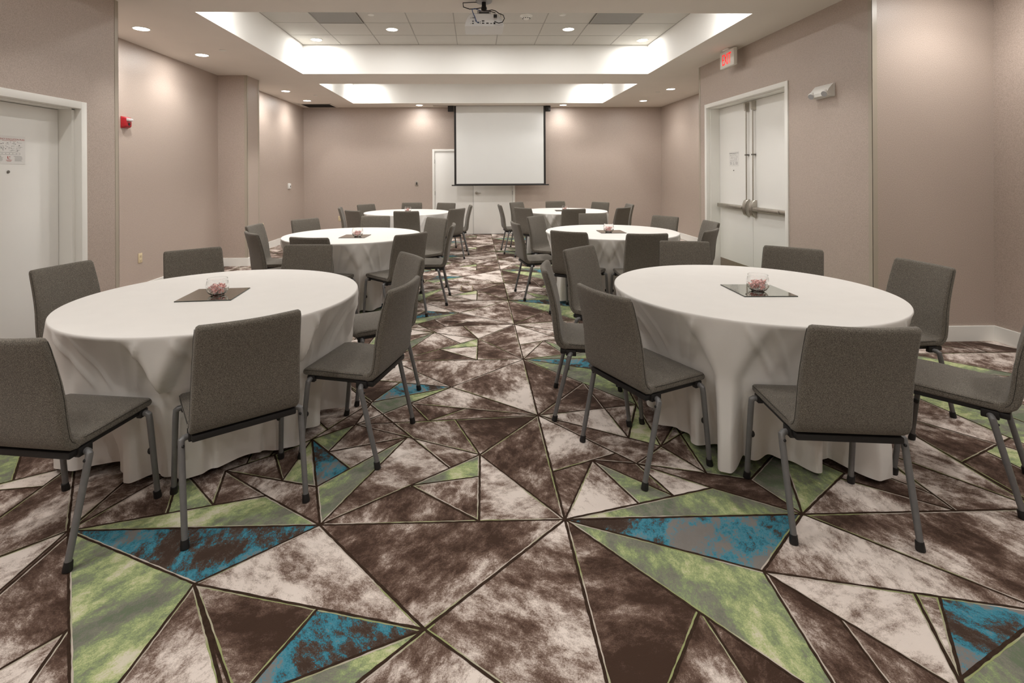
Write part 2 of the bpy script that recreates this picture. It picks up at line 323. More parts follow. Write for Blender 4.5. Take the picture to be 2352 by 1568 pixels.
# ------------------------------------------------------------------ floor: patterned broadloom carpet
def build_floor():
    X0, X1, Y0, Y1 = -4.12, 4.52, FY, YB
    segs = []; cols = []
    for k in range(-3, 7):
        dy = k*CARPET_PERIOD
        for a, b, c, d in CARPET_SEG: segs.append((a, b+dy, c, d+dy))
        for x, y, t in CARPET_COL: cols.append((x, y+dy, t))
        # outside the surveyed width the pattern carries on with the same pieces
        for sx in (-4.0999, 4.0999):
            for a, b, c, d in CARPET_SEG:
                mx = (a+c)/2 + sx
                if (sx < 0 and mx < -2.45) or (sx > 0 and mx > 3.35): segs.append((a+sx, b+dy, c+sx, d+dy))
    def clip(s):
        x0, y0, x1, y1 = s; t0, t1 = 0.0, 1.0; dx, dy = x1-x0, y1-y0
        for p, q in ((-dx, x0-X0), (dx, X1-x0), (-dy, y0-Y0), (dy, Y1-y0)):
            if abs(p) < 1e-12:
                if q < 0: return None
            else:
                r = q/p
                if p < 0: t0 = max(t0, r)
                else: t1 = min(t1, r)
        if t1 - t0 < 1e-6: return None
        return (x0+t0*dx, y0+t0*dy, x0+t1*dx, y0+t1*dy)
    S = []
    for s in segs:
        L = math.hypot(s[2]-s[0], s[3]-s[1])
        if L < .02: continue
        e = .012/L; dx, dy = s[2]-s[0], s[3]-s[1]
        c = clip((s[0]-dx*e, s[1]-dy*e, s[2]+dx*e, s[3]+dy*e))
        if c and math.hypot(c[2]-c[0], c[3]-c[1]) > .02: S.append(c)
    # a tufted outline always runs on to the next one: carry loose ends forward
    def reach(px, py, dx, dy, skip):
        A_ = np.array(S); P_ = A_[:, :2]; D_ = A_[:, 2:]-P_; den = dx*D_[:, 1]-dy*D_[:, 0]; wx = P_[:, 0]-px; wy = P_[:, 1]-py
        with np.errstate(divide='ignore', invalid='ignore'):
            t = (wx*D_[:, 1]-wy*D_[:, 0])/den; u = (wx*dy-wy*dx)/den
        ok = (np.abs(den) > 1e-9) & (t > -.0135) & (u > -1e-3) & (u < 1+1e-3); ok[skip] = False
        return float(t[ok].min()) if ok.any() else None
    edge = [(X0, Y0, X1, Y0), (X1, Y0, X1, Y1), (X1, Y1, X0, Y1), (X0, Y1, X0, Y0)]
    S += edge
    for i in range(len(S)-4):
        for end in (0, 1):
            x0, y0, x1, y1 = S[i]
            if end == 0: x0, y0, x1, y1 = x1, y1, x0, y0
            L = math.hypot(x1-x0, y1-y0); dx, dy = (x1-x0)/L, (y1-y0)/L
            t = reach(x1, y1, dx, dy, i)
            if t is not None:
                e = min(t, 2.5)+.003; S[i] = (x0, y0, x1+dx*e, y1+dy*e) if end else (x1+dx*e, y1+dy*e, x0, y0)
    S = S[:-4]
    lines = list(S)
    S += [(X0, Y0, X1, Y0), (X1, Y0, X1, Y1), (X1, Y1, X0, Y1), (X0, Y1, X0, Y0)]
    A = np.array(S); P = A[:, :2]; D = A[:, 2:]-P; n = len(A)
    verts = []; grid = {}
    def vid(x, y):
        gx, gy = int(math.floor(x/.01)), int(math.floor(y/.01))
        for i in (-1, 0, 1):
            for j in (-1, 0, 1):
                for q in grid.get((gx+i, gy+j), ()):
                    if (verts[q][0]-x)**2 + (verts[q][1]-y)**2 < .006**2: return q
        verts.append((x, y)); grid.setdefault((gx, gy), []).append(len(verts)-1); return len(verts)-1
    edges = set()
    for i in range(n):
        d = D[i]; den = d[0]*D[:, 1] - d[1]*D[:, 0]; w = P - P[i]
        with np.errstate(divide='ignore', invalid='ignore'):
            t = (w[:, 0]*D[:, 1] - w[:, 1]*D[:, 0])/den; u = (w[:, 0]*d[1] - w[:, 1]*d[0])/den
        ok = (np.abs(den) > 1e-9) & (t > -1e-6) & (t < 1+1e-6) & (u > -1e-6) & (u < 1+1e-6)
        ts = sorted([0.0, 1.0] + list(np.clip(t[ok], 0, 1)))
        last = None
        for tt in ts:
            v = vid(P[i][0]+d[0]*tt, P[i][1]+d[1]*tt)
            if last is not None and v != last: edges.add((min(v, last), max(v, last)))
            last = v
    adj = {}
    for a, b in edges: adj.setdefault(a, set()).add(b); adj.setdefault(b, set()).add(a)
    st = [v for v in adj if len(adj[v]) == 1]
    while st:
        v = st.pop()
        if len(adj.get(v, ())) != 1: continue
        o = adj[v].pop(); adj[o].discard(v)
        if len(adj[o]) == 1: st.append(o)
    order = {v: sorted(nb, key=lambda q: math.atan2(verts[q][1]-verts[v][1], verts[q][0]-verts[v][0])) for v, nb in adj.items() if nb}
    seen = set(); faces = []
    for v in order:
        for o in order[v]:
            if (v, o) in seen: continue
            f = []; a, b = v, o
            while (a, b) not in seen:
                seen.add((a, b)); f.append(a)
                nb = order[b]; i = nb.index(a); a, b = b, nb[(i-1) % len(nb)]
            ar = sum(verts[f[i]][0]*verts[f[(i+1) % len(f)]][1] - verts[f[(i+1) % len(f)]][0]*verts[f[i]][1] for i in range(len(f)))/2
            if ar > 1e-4 and len(set(f)) == len(f): faces.append(f)
    rnd = random.Random(11)
    def inside(x, y, f):
        c = False; j = len(f)-1
        for i in range(len(f)):
            xi, yi = verts[f[i]]; xj, yj = verts[f[j]]
            if (yi > y) != (yj > y) and x < (xj-xi)*(y-yi)/(yj-yi)+xi: c = not c
            j = i
        return c
    vs = [(x, y, 0.0) for x, y in verts]; fs = []; mi = []; seeds = []; tones = []
    boxes = [(min(verts[q][0] for q in f), max(verts[q][0] for q in f), min(verts[q][1] for q in f), max(verts[q][1] for q in f)) for f in faces]
    for f, bb in zip(faces, boxes):
        kind = None
        for x, y, t in cols:
            if bb[0] <= x <= bb[1] and bb[2] <= y <= bb[3] and inside(x, y, f): kind = t; break
        if kind is None: kind = rnd.choice('mmmmddlldm')
        fs.append(tuple(f)); mi.append({'g': 1, 't': 2}.get(kind, 0)); seeds.append(rnd.random()*6)
        tones.append({'d': -.075, 'l': .07, 'm': 0.0, 'g': .01, 't': 0.0}[kind] + rnd.uniform(-.012, .012))
    o = len(vs)
    vs += [(X0, Y0, -.004), (X1, Y0, -.004), (X1, Y1, -.004), (X0, Y1, -.004)]; fs.append((o, o+1, o+2, o+3)); mi.append(3); seeds.append(0); tones.append(0)
    # tufted outlines: a dark strip and a pale strip beside it, slightly wavy
    for k, (x0, y0, x1, y1) in enumerate(lines):
        L = math.hypot(x1-x0, y1-y0); ux, uy = (x1-x0)/L, (y1-y0)/L; nx, ny = -uy, ux
        side = 1 if rnd.random() < .5 else -1
        step = .022 if (y0+y1)/2 < 5 else .25
        m = max(1, int(L/step)); wd = rnd.choice((.0047, .0052, .0057)); wl = .0022
        for (lo, hi, z, mm) in ((-wd*.88, wd*.88, .0008 + k*2e-7, 3), (side*(wd-.0005), side*(wd+2*wl), .0004 + k*2e-7, 4)):
            b0 = len(vs)
            for i in range(m+1):
                t = i*L/m; j = rnd.uniform(-.0014, .0014) if 0 < i < m else 0
                j2 = rnd.uniform(-.0014, .0014) if 0 < i < m else 0
                vs.append((x0+ux*t+nx*(lo+j), y0+uy*t+ny*(lo+j), z)); vs.append((x0+ux*t+nx*(hi+j2), y0+uy*t+ny*(hi+j2), z))
            for i in range(m):
                q = (b0+2*i, b0+2*i+2, b0+2*i+3, b0+2*i+1)
                fs.append(q); mi.append(mm); seeds.append(0); tones.append(0)
    me = bpy.data.meshes.new('floor'); me.from_pydata(vs, [], fs)
    for m in ('brown', 'green', 'teal', 'cline', 'clight'): me.materials.append(M[m])
    me.polygons.foreach_set('material_index', mi)
    a = me.attributes.new('seed', 'FLOAT', 'FACE'); a.data.foreach_set('value', seeds)
    a = me.attributes.new('tone', 'FLOAT', 'FACE'); a.data.foreach_set('value', tones)
    me.update()
    # every piece must face up
    bm = bmesh.new(); bm.from_mesh(me)
    for f in bm.faces:
        if f.normal.z < 0: f.normal_flip()
    bm.to_mesh(me); bm.free()
    ob = bpy.data.objects.new('floor', me); COL.objects.link(ob)
    tag(ob, 'carpeted floor with brown, green and teal triangles outlined in dark lines', 'floor', kind='structure')
build_floor()

# ------------------------------------------------------------------ room shell
def struct(mb, name, mats, label, cat, **kw):
    return tag(mb.build(name, mats, **kw), label, cat, kind='structure')

# --- ceiling with two raised trays in view and one over the camera
TRAYS = [(-2.731, 2.78, -2.6, 0.45), (-2.713, 2.775, 1.0, 4.05), (-2.713, 2.894-.12, 4.932, 7.983), (-2.731, 2.894, 8.86, 11.312)]
mb = MB()
CX0, CX1 = -4.12, 4.52
ys = [FY] + [v for t in TRAYS for v in (t[2], t[3])] + [YB]
for i in range(0, len(ys), 2): mb.box(CX0, CX1, ys[i], ys[i+1], ZC, ZC+.10)
for t in TRAYS:
    mb.box(CX0, t[0], t[2], t[3], ZC, ZC+.10); mb.box(t[1], CX1, t[2], t[3], ZC, ZC+.10)
ceil = struct(mb, 'ceiling', M['soffit'], 'smooth painted drop ceiling with raised rectangular trays', 'ceiling', smooth=False)
TS = .6097
for x0, x1, y0, y1 in TRAYS:
    mb = MB()
    mb.box(x0-.02, x0+.004, y0-.02, y1+.02, ZC+.0005, ZT+.03); mb.box(x1-.004, x1+.02, y0-.02, y1+.02, ZC+.0005, ZT+.03)
    mb.box(x0, x1, y0-.02, y0+.004, ZC+.0005, ZT+.03); mb.box(x0, x1, y1-.004, y1+.02, ZC+.0005, ZT+.03)
    mb.build('tray_side', M['traywhite'], ceil, smooth=False)
    mb = MB(); mb.box(x0, x1, y0, y1, ZT, ZT+.03, mi=0)
    nx = 9; tx = (x1-x0)/nx
    for i in range(1, nx): mb.box(x0+i*tx-.006, x0+i*tx+.006, y0, y1, ZT-.003, ZT+.002, mi=1)
    yy = y1-.551
    while yy > y0+.02:
        mb.box(x0, x1, yy-.0045, yy+.0045, ZT-.002, ZT+.002, mi=1); yy -= .61
    for a, b, c, d in ((x0, x0+.012, y0, y1), (x1-.012, x1, y0, y1), (x0, x1, y0, y0+.012), (x0, x1, y1-.012, y1)):
        mb.box(a, b, c, d, ZT-.004, ZT+.002, mi=1)
    mb.build('tile_grid', [M['tile'], M['tbar']], ceil, smooth=False)

# --- walls
WT = .12
def wall(name, boxes, label):
    mb = MB()
    for b in boxes: mb.box(*b)
    return struct(mb, name, M['wall'], label, 'wall', smooth=False)
XD, XLn, XLa, XRa, XRb = 3.389, -3.24, -4.07, 4.45, 4.492
DR = dict(y0=5.341, y1=7.307, z=2.446)          # opening on the exit side incl. frame
DL = dict(y0=3.18, y1=4.257, z=2.062)
DB = dict(x0=-1.027, x1=.946, z=2.036)
wall('wall_back', [(XLa-WT, DB['x0']+.03, YB, YB+WT, 0, ZC), (DB['x1']-.03, XRb+WT, YB, YB+WT, 0, ZC), (DB['x0']+.03, DB['x1']-.03, YB, YB+WT, DB['z']-.03, ZC)],
     'taupe papered end wall behind the projection screen')
wall('wall_left', [(XLn-WT, XLn, FY, DL['y0']+.03, 0, ZC), (XLn-WT, XLn, DL['y1']-.03, 4.64, 0, ZC), (XLn-WT, XLn, DL['y0']+.03, DL['y1']-.03, DL['z']-.03, ZC), (XLa-.02, XLn-WT, 4.52, 4.64, 0, ZC)],
     'taupe papered wall around the single white door')
wall('wall_left', [(-4.09-WT, -4.09, 4.5, 8.3, 0, ZC)], 'taupe papered recess wall carrying the red fire alarm')
wall('wall_left', [(-4.09, -3.633, 8.087, 8.534, 0, ZC)], 'taupe papered pier projecting between two wall recesses')
wall('wall_left', [(XLa-WT, XLa, 8.4, YB, 0, ZC)], 'taupe papered recess wall carrying the thermostat')
wall('wall_right', [(XD, XD+WT, 4.2005, DR['y0']+.03, 0, ZC), (XD, XD+WT, DR['y1']-.03, 7.507, 0, ZC), (XD, XD+WT, DR['y0']+.03, DR['y1']-.03, DR['z']-.03, ZC), (XD+WT, XRb, 7.387, 7.507, 0, ZC)],
     'taupe papered wall around the double doors with push bars')
wall('wall_right', [(XD+.0005, XRa+.05, 4.2, 4.32, 0, ZC)], 'taupe papered return wall facing the camera beside the emergency light')
wall('wall_right', [(XRa, XRa+WT, FY, 4.25, 0, ZC)], 'taupe papered side wall running toward the camera past the white baseboard')
wall('wall_right', [(XRb, XRb+WT, 7.40, YB, 0, ZC)], 'taupe papered far side wall between the double doors and the end wall')
wall('wall_front', [(CX0-WT, CX1+WT, FY-WT, FY, 0, ZC)], 'taupe papered wall behind the camera')

def baseboard(name, boxes, label):
    mb = MB()
    for b in boxes: mb.box(*b, bev=.003)
    return struct(mb, name, M['white'], label, 'baseboard', smooth=False)
BH, BT = .132, .014
baseboard('baseboard_back', [(XLa, DB['x0'], YB-BT, YB, 0, BH), (DB['x1'], XRb, YB-BT, YB, 0, BH)], 'white baseboard along the end wall')
baseboard('baseboard_left', [(XLn, XLn+BT, FY, DL['y0'], 0, BH), (XLn, XLn+BT, DL['y1'], 4.64, 0, BH)], 'white baseboard beside the single white door')
baseboard('baseboard_left', [(-4.09, -4.09+BT, 4.64, 8.087, 0, BH)], 'white baseboard under the fire alarm recess')
baseboard('baseboard_left', [(-4.09+BT, -3.633+BT, 8.087-BT, 8.087, 0, BH), (-3.633, -3.633+BT, 8.087, 8.534, 0, BH)], 'white baseboard wrapping the projecting pier')
baseboard('baseboard_left', [(XLa, XLa+BT, 8.534, YB-BT, 0, BH)], 'white baseboard below the thermostat wall')
baseboard('baseboard_right', [(XD-BT, XD, 4.2-BT, DR['y0'], 0, BH), (XD-BT, XD, DR['y1'], 7.507, 0, BH)], 'white baseboard beside the double doors')
baseboard('baseboard_right', [(XD, XRa-BT, 4.2-BT, 4.2, 0, BH)], 'white baseboard on the return wall facing the camera')
baseboard('baseboard_right', [(XRa-BT, XRa, FY, 4.2, 0, BH)], 'white baseboard along the side wall nearest the camera')
baseboard('baseboard_right', [(XRb-BT, XRb, 7.507, YB-BT, 0, BH)], 'white baseboard on the far side wall past the double doors')

def guard(x, y, sx, sy, label):
    """angle strip on an outside corner; the two legs run along +sx and +sy"""
    mb = MB(); w, t = .042, .0025
    mb.box(min(x-sx*t, x+sx*w), max(x-sx*t, x+sx*w), min(y, y-sy*t), max(y, y-sy*t), BH, ZC)
    mb.box(min(x, x-sx*t), max(x, x-sx*t), min(y-sy*t, y+sy*w), max(y-sy*t, y+sy*w), BH, ZC)
    return mb
GUARDS = [(XLn, 4.64, -1, -1, 'corner guard strip on the wall end past the single white door'), (-3.633, 8.087, -1, 1, 'corner guard strip on the near edge of the pier'),
          (-3.633, 8.534, -1, -1, 'corner guard strip on the far edge of the pier'), (XD, 4.2, 1, 1, 'pale corner guard strip beside the emergency light wall'),
          (XD, 7.507, 1, -1, 'corner guard strip at the far end of the double door wall')]
for i, (x, y, sx, sy, lab) in enumerate(GUARDS):
    struct(guard(x, y, sx, sy, lab), 'trim_%d' % (i+1), M['guard'], lab, 'corner guard', smooth=False)

# --- doors (leaf-local helpers: build in world axes)
def frame_boxes(mb, horiz, a0, a1, zt, plane, depth, w=.055, proud=.014, out=1):
    """casing around an opening a0..a1 up to zt in a wall whose face is at `plane`; out = +1/-1 is the room side"""
    lo, hi = sorted((plane + out*proud, plane - out*depth))
    def b(u0, u1, z0, z1):
        if horiz: mb.box(u0, u1, lo, hi, z0, z1, bev=.003)
        else: mb.box(lo, hi, u0, u1, z0, z1, bev=.003)
    b(a0, a0+w, 0, zt); b(a1-w, a1, 0, zt); b(a0+w, a1-w, zt-w, zt)

# door_1: flush double door under the screen, in the end wall
d1 = thing('door_1', 'white double door partly behind the projection screen', 'door', (0, YB, 0), kind='structure')
mb = MB(); frame_boxes(mb, True, DB['x0'], DB['x1'], DB['z'], 0, .11, out=-1); mb.build('door_frame', M['white'], d1)
mb = MB(); mb.box(DB['x0']+.05, DB['x1']-.05, .06, .10, 0, DB['z']-.05); mb.build('gap_shade_backing', M['gap'], d1, smooth=False)  # dark sheet behind the leaves, paints the shade seen in their gaps
lx0, lx1, lz = -.968, .887, 1.977
for a, b, hx in ((lx0, -.057, lx0-.004), (-.051, lx1, lx1+.004)):
    mb = MB(); mb.box(a, b, .004, .044, .008, lz, bev=.002); lf = mb.build('door_leaf', M['door'], d1)
    for hz in (1.744, .988, .25):
        mb = MB(); mb.cyl((hx, -.004, hz-.05), (0, 0, 1), .008, .10, 10, bev=.002); mb.build('hinge', M['darksteel'], lf)
mb = MB(); mb.cyl((.020, .004, .988), (0, -1, 0), .033, .014, 24, bev=.004); mb.cyl((.020, -.010, .988), (0, -1, 0), .014, .04, 14)
mb.tube([(.012, -.052, .988), (.05, -.054, .989), (.10, -.053, .985), (.128, -.048, .983)], [.012, .011, .009, .008], 10); mb.build('door_handle', M['steel'], d1)

# door_2: double doors with push bars in the exit-side wall, leaves set back
PX = XD + .18
d2 = thing('door_2', 'white double doors with steel push bars under the exit sign', 'door', (0, 0, 0), kind='structure')
mb = MB(); frame_boxes(mb, False, DR['y0'], DR['y1'], DR['z'], XD, .045, out=-1)
def jamb(mb, x0, x1, w):
    mb.box(x0, x1, DR['y0']+w-.05, DR['y0']+w, 0, DR['z']-w); mb.box(x0, x1, DR['y1']-w, DR['y1']-w+.05, 0, DR['z']-w)
    mb.box(x0, x1, DR['y0']+w-.05, DR['y1']-w+.05, DR['z']-w, DR['z']-w+.05)
jamb(mb, XD+.045, PX+.05, .066); mb.build('door_frame', M['white'], d2)
ya, yb_, seam, zt = DR['y0']+.07, DR['y1']-.07, 6.37, DR['z']-.07
for y0, y1 in ((ya, seam-.003), (seam+.003, yb_)):
    mb = MB(); mb.box(PX, PX+.045, y0, y1, .008, zt, bev=.002); lf = mb.build('door_leaf', M['door'], d2)
    mb = MB(); mb.box(PX-.002, PX, y0+.006, y1-.006, .012, .222); mb.build('kick_plate', M['kick'], lf, smooth=False)
for yc in (6.312, 6.468):
    mb = MB(); mb.cyl((PX-.032, yc, 1.06), (0, 0, 1), .0085, 1.22, 12); mb.build('latch_rod', M['steel'], d2)
    mb = MB(); mb.box(PX-.044, PX, yc-.02, yc+.02, 1.672, 1.69, bev=.003); mb.build('rod_guide', M['darksteel'], d2)
    mb = MB()
    mb.loft([[(PX-x, yc+dy, z) for x, dy in ((0, -.026), (.018*k+.002, -.026), (.05*k+.004, -.016), (.05*k+.004, .016), (.018*k+.002, .026), (0, .026))]
             for z, k in ((2.245, .45), (2.26, .9), (2.30, 1), (2.35, 1), (2.362, .9))], 0)
    mb.build('latch_case', M['steel'], d2)
    # rounded centre case
    mb = MB(); prof = [(0.0, .112), (.030, .110), (.058, .088), (.072, .045), (.075, 0), (.072, -.045), (.058, -.088), (.030, -.110), (0.0, -.112)]
    mb.loft([[(PX-x*k, yc+dy, .99+z*(.9+.1*k)) for x, z in prof] for dy, k in ((-.034, .86), (-.028, 1), (.028, 1), (.034, .86))], 0)
    mb.build('latch_case', M['steel'], d2, angle=30)
for y0, y1, zc in ((seam+.10, yb_-.03, .985), (ya+.03, seam-.09, .985)):
    mb = MB(); mb.box(PX-.062, PX-.002, y0, y1, zc-.028, zc+.028, bev=.008)
    pb = mb.build('push_bar', M['steel'], d2)
    yy0, yy1 = (y0+.05, y1-.34) if y0 > seam else (y0+.28, y1-.02)
    mb = MB(); mb.box(PX-.074, PX-.055, yy0, yy1, zc-.021, zc+.021, bev=.006); mb.build('push_pad', M['steel'], pb)
mb = MB(); mb.cyl((PX, 6.844, 1.48), (-1, 0, 0), .009, .006, 14, bev=.002); mb.build('peephole', M['darksteel'], d2)

# door_3: single door in the near wall
QX = XLn - .15
d3 = thing('door_3', 'single white door set back in a white frame with an evacuation notice', 'door', (0, 0, 0), kind='structure')
mb = MB(); frame_boxes(mb, False, DL['y0'], DL['y1'], DL['z'], XLn, .045, out=1, w=.058)
w = .07
mb.box(QX-.05, XLn-.045, DL['y0']+w-.05, DL['y0']+w, 0, DL['z']-w+.01); mb.box(QX-.05, XLn-.045, DL['y1']-w-.015, DL['y1']-w+.035, 0, DL['z']-w+.01)
mb.box(QX-.05, XLn-.045, DL['y0']+w-.05, DL['y1']-w+.035, DL['z']-w+.004, DL['z']-w+.054); mb.build('door_frame', M['white'], d3)
mb = MB(); mb.box(QX-.045, QX, DL['y0']+w+.004, DL['y1']-w-.02, .008, DL['z']-w, bev=.002); mb.build('door_leaf', M['door'], d3)
mb = MB(); mb.cyl((QX, 3.728, 1.487), (1, 0, 0), .011, .007, 16, bev=.002); mb.build('peephole', M['darksteel'], d3)

# ------------------------------------------------------------------ evacuation notices
def notice(name, label, plane, out, yl, z1, s, red, full=True):
    """printed plan 0.26 x 0.205 m; yl = y of the reader's left edge, u runs to the reader's right"""
    t = thing(name, label, 'sign', (plane, yl, z1), 0, 'evacuation notices on the doors')
    dy = -1 if out < 0 else 1
    def mat(u, v, lift): return Matrix(((0, 0, out, out*lift), (dy, 0, 0, dy*u), (0, 1, 0, v), (0, 0, 0, 1)))
    W, H = .26*s, .205*s
    def rect(mb, u0, u1, v0, v1, lift=.0026):
        mb.quad((out*lift, dy*u0, v0), (out*lift, dy*u1, v0), (out*lift, dy*u1, v1), (out*lift, dy*u0, v1))
    mb = MB(); mb.box(min(0, out*.002), max(0, out*.002), min(0, dy*W), max(0, dy*W), -H, 0); mb.build('panel', M['paper'], t, smooth=False)
    text_mesh('title', 'EMERGENCY EVACUATION PLAN', .0165*s, M['redink' if red else 'ink'], t, mat(.13*s, -.030*s, .0026), align='CENTER')
    rnd = random.Random(3)
    mb = MB(); rect(mb, .075*s, .185*s, -.0365*s, -.0345*s); mb.build('underline', M['redink' if red else 'greyink'], t, smooth=False)
    mb = MB()
    for k in range(46):
        u, v = rnd.uniform(.02, .225)*s, rnd.uniform(-.112, -.048)*s
        if rnd.random() < .6: rect(mb, u, u+rnd.uniform(.008, .05)*s*.6, v, v+.0011*s)
        else: rect(mb, u, u+.0011*s, v, v+rnd.uniform(.006, .02)*s)
    for k in range(16):
        u, v = rnd.uniform(.03, .225)*s, rnd.uniform(-.11, -.05)*s; rect(mb, u, u+rnd.uniform(.004, .009)*s, v, v+rnd.uniform(.002, .005)*s, .0028)
    rect(mb, .03*s, .215*s, -.1225*s, -.1214*s); rect(mb, .03*s, .215*s, -.1375*s, -.1364*s); rect(mb, .03*s, .0312*s, -.1375*s, -.1214*s); rect(mb, .2138*s, .215*s, -.1375*s, -.1214*s)
    for k in range(6): rect(mb, (.045+k*.028)*s, (.049+k*.028)*s, -.1315*s, -.1275*s)
    mb.build('floor_plan', M['ink'], t, smooth=False)
    for c0, c1 in ((.02, .085), (.165, .24)):
        mb = MB()
        for k in range(8):
            v = -(.150+k*.0048)*s; rect(mb, (c0+(0 if k == 0 else .008))*s, (c1-rnd.uniform(0, .018))*s, v, v+(.0022 if k == 0 else .0014)*s)
        mb.build('fine_print', M['greyink'], t, smooth=False)
    mb = MB()
    mb.quad(*[(out*.0026, dy*u*s, v*s) for u, v in ((.116, -.166), (.116, -.148), (.121, -.148), (.123, -.166))])
    rect(mb, .131*s, .136*s, -.157*s, -.149*s); rect(mb, .118*s, .138*s, -.170*s, -.1675*s)
    for k in range(3): rect(mb, (.103+.004*k)*s, (.152-.004*k)*s, -(.177+k*.005)*s, -(.1752+k*.005)*s)
    mb.build('warning_mark', M['redink' if red else 'greyink'], t, smooth=False)
notice('evacuation_sign', 'evacuation plan with red heading on the single white door', QX, 1, 3.866-.26, 1.749, 1.0, True)
notice('evacuation_sign', 'small evacuation plan on the double door leaf beside the latch rods', PX, -1, 6.967, 1.741, .985, False)

# ------------------------------------------------------------------ projection screen
SY = 11.75
t = thing('projection_screen', 'pulled-down white projection screen with black borders', 'projection screen', (.59, SY, ZC))
def sx(x): return x-.59
mb = MB(); mb.box(sx(-.98), sx(1.755), -.055, .055, -.006, 0, bev=.002); mb.build('ceiling_slot', M['greyplate'], t)
mb = MB(); mb.box(sx(-.445), sx(1.605), -.003, .003, 1.195-ZC, -.006); mb.build('screen_fabric', M['screen'], t, smooth=False)
for a, b in ((-.492, -.445), (1.605, 1.652)):
    mb = MB(); mb.box(sx(a), sx(b), -.0045, .0035, 1.195-ZC, -.006); mb.build('border', M['blackmetal'], t, smooth=False)
mb = MB(); mb.tube([(sx(-.555), -.004, 1.178-ZC), (sx(1.722), -.004, 1.184-ZC)], .014, 12); mb.box(sx(-.49), sx(1.65), -.012, .008, 1.186-ZC, 1.212-ZC, bev=.003); mb.build('bottom_bar', M['blackmetal'], t)
for x0, x1 in ((-.635, -.50), (1.655, 1.765)):
    mb = MB(); mb.box(sx(x0), sx(x1), -.05, .05, -.135, -.006, bev=.004)
    xx = sx(x0)+.07; mb.cyl((xx, -.05, -.09), (0, -1, 0), .012, .006, 12); mb.build('bracket', M['blackmetal'], t)

# ------------------------------------------------------------------ ceiling fixtures
LIGHT_W = 1.0
def spot(loc, parent, power, size=132, blend=.55):
    l = bpy.data.lights.new('downlight_beam', 'SPOT'); l.energy = power; l.spot_size = math.radians(size); l.spot_blend = blend
    l.shadow_soft_size = .05; l.color = (1, .972, .935)
    o = bpy.data.objects.new('downlight_beam', l); COL.objects.link(o); o.parent = parent; o.location = loc
    return o
def glow(loc, parent, power):
    l = bpy.data.lights.new('downlight_glow', 'AREA'); l.shape = 'DISK'; l.size = .13; l.energy = power; l.color = (1, .978, .945)
    o = bpy.data.objects.new('downlight_glow', l); COL.objects.link(o); o.parent = parent; o.location = loc
def downlight(x, y, z, label, power, r=.074, size=132, blend=.55):
    t = thing('downlight', label, 'ceiling light', (x, y, z), 0, 'recessed round downlights')
    mb = MB(); mb.lathe([(r+.017, 0), (r+.015, -.005), (r+.002, -.006), (r, -.001), (r-.001, .0)], 32); mb.build('trim_ring', M['trimwhite'], t)
    mb = MB(); mb.cyl((0, 0, -.0028), (0, 0, 1), r, .002, 32); mb.build('lens', M['lens'], t)
    spot((0, 0, -.012), t, power*SPOT_K, size, blend); glow((0, 0, -.010), t, power*GLOW_K)
PS, PT, PN, PR = 62.0, 58.0, 22.0, 52.0
SPOT_K, GLOW_K = .46, .22
for x, y, lab in [(-3.59, 5.50, 'downlight nearest the fire alarm recess, first in its row'), (-3.593, 6.705, 'second downlight of the row above the fire alarm recess'),
                  (-3.59, 9.615, 'downlight past the pier, above the thermostat wall'), (-3.605, 10.87, 'downlight beside the black ceiling vent'),
                  (3.708, 9.42, 'nearer of two soffit downlights past the exit sign'), (3.704, 10.965, 'farther of two soffit downlights past the exit sign'),
                  (-1.284, 11.62, 'end wall downlight on the thermostat side of the screen'), (2.047, 11.62, 'end wall downlight on the exit side of the screen')]:
    downlight(x, y, ZC, lab, PS*.6 if y == 11.62 else PS)
for x, y, lab in [(-1.168, 7.13, 'tray downlight between return grille and projector'), (.125, 7.143, 'tray downlight just below the projector in view'), (1.331, 7.10, 'tray downlight on the exit side of the smoke detector'),
                  (-2.40, 7.68, 'tray corner downlight on the thermostat side'), (2.585, 7.68, 'tray corner downlight on the exit sign side')]:
    downlight(x, y, ZT, lab, PT)
# unseen downlights: the rows carried on, plus lamps added for fill light
for x, y, z in [(-2.40, 5.23, ZT), (2.47, 5.23, ZT), (-1.168, 5.75, ZT), (1.331, 5.75, ZT),
                (-2.40, 9.15, ZT), (2.6, 9.15, ZT), (-2.40, 11.0, ZT), (2.6, 11.0, ZT), (-.75, 10.1, ZT), (.95, 10.1, ZT),
                (-2.40, 3.75, ZT), (2.47, 3.75, ZT), (-1.168, 3.2, ZT), (.125, 2.5, ZT), (1.331, 3.2, ZT), (-2.4, 1.5, ZT), (2.47, 1.5, ZT),
                (-1.1, -.2, ZT), (1.3, -.2, ZT), (-2.4, -1.4, ZT), (2.4, -1.4, ZT), (.1, -1.8, ZT), (-2.4, .1, ZT), (2.47, .1, ZT),  # added over and behind the camera to brighten surfaces facing it
                (3.85, 3.62, ZC), (3.9, 1.9, ZC), (-2.6, 1.2, ZC)]:  # the last is added to brighten the single door and its wall
    downlight(x, y, z, 'unseen recessed round downlight outside the picture, overhead', (PT if y > 4.5 else PN if y > 1.2 else PR) if z > 3.2 else PS)

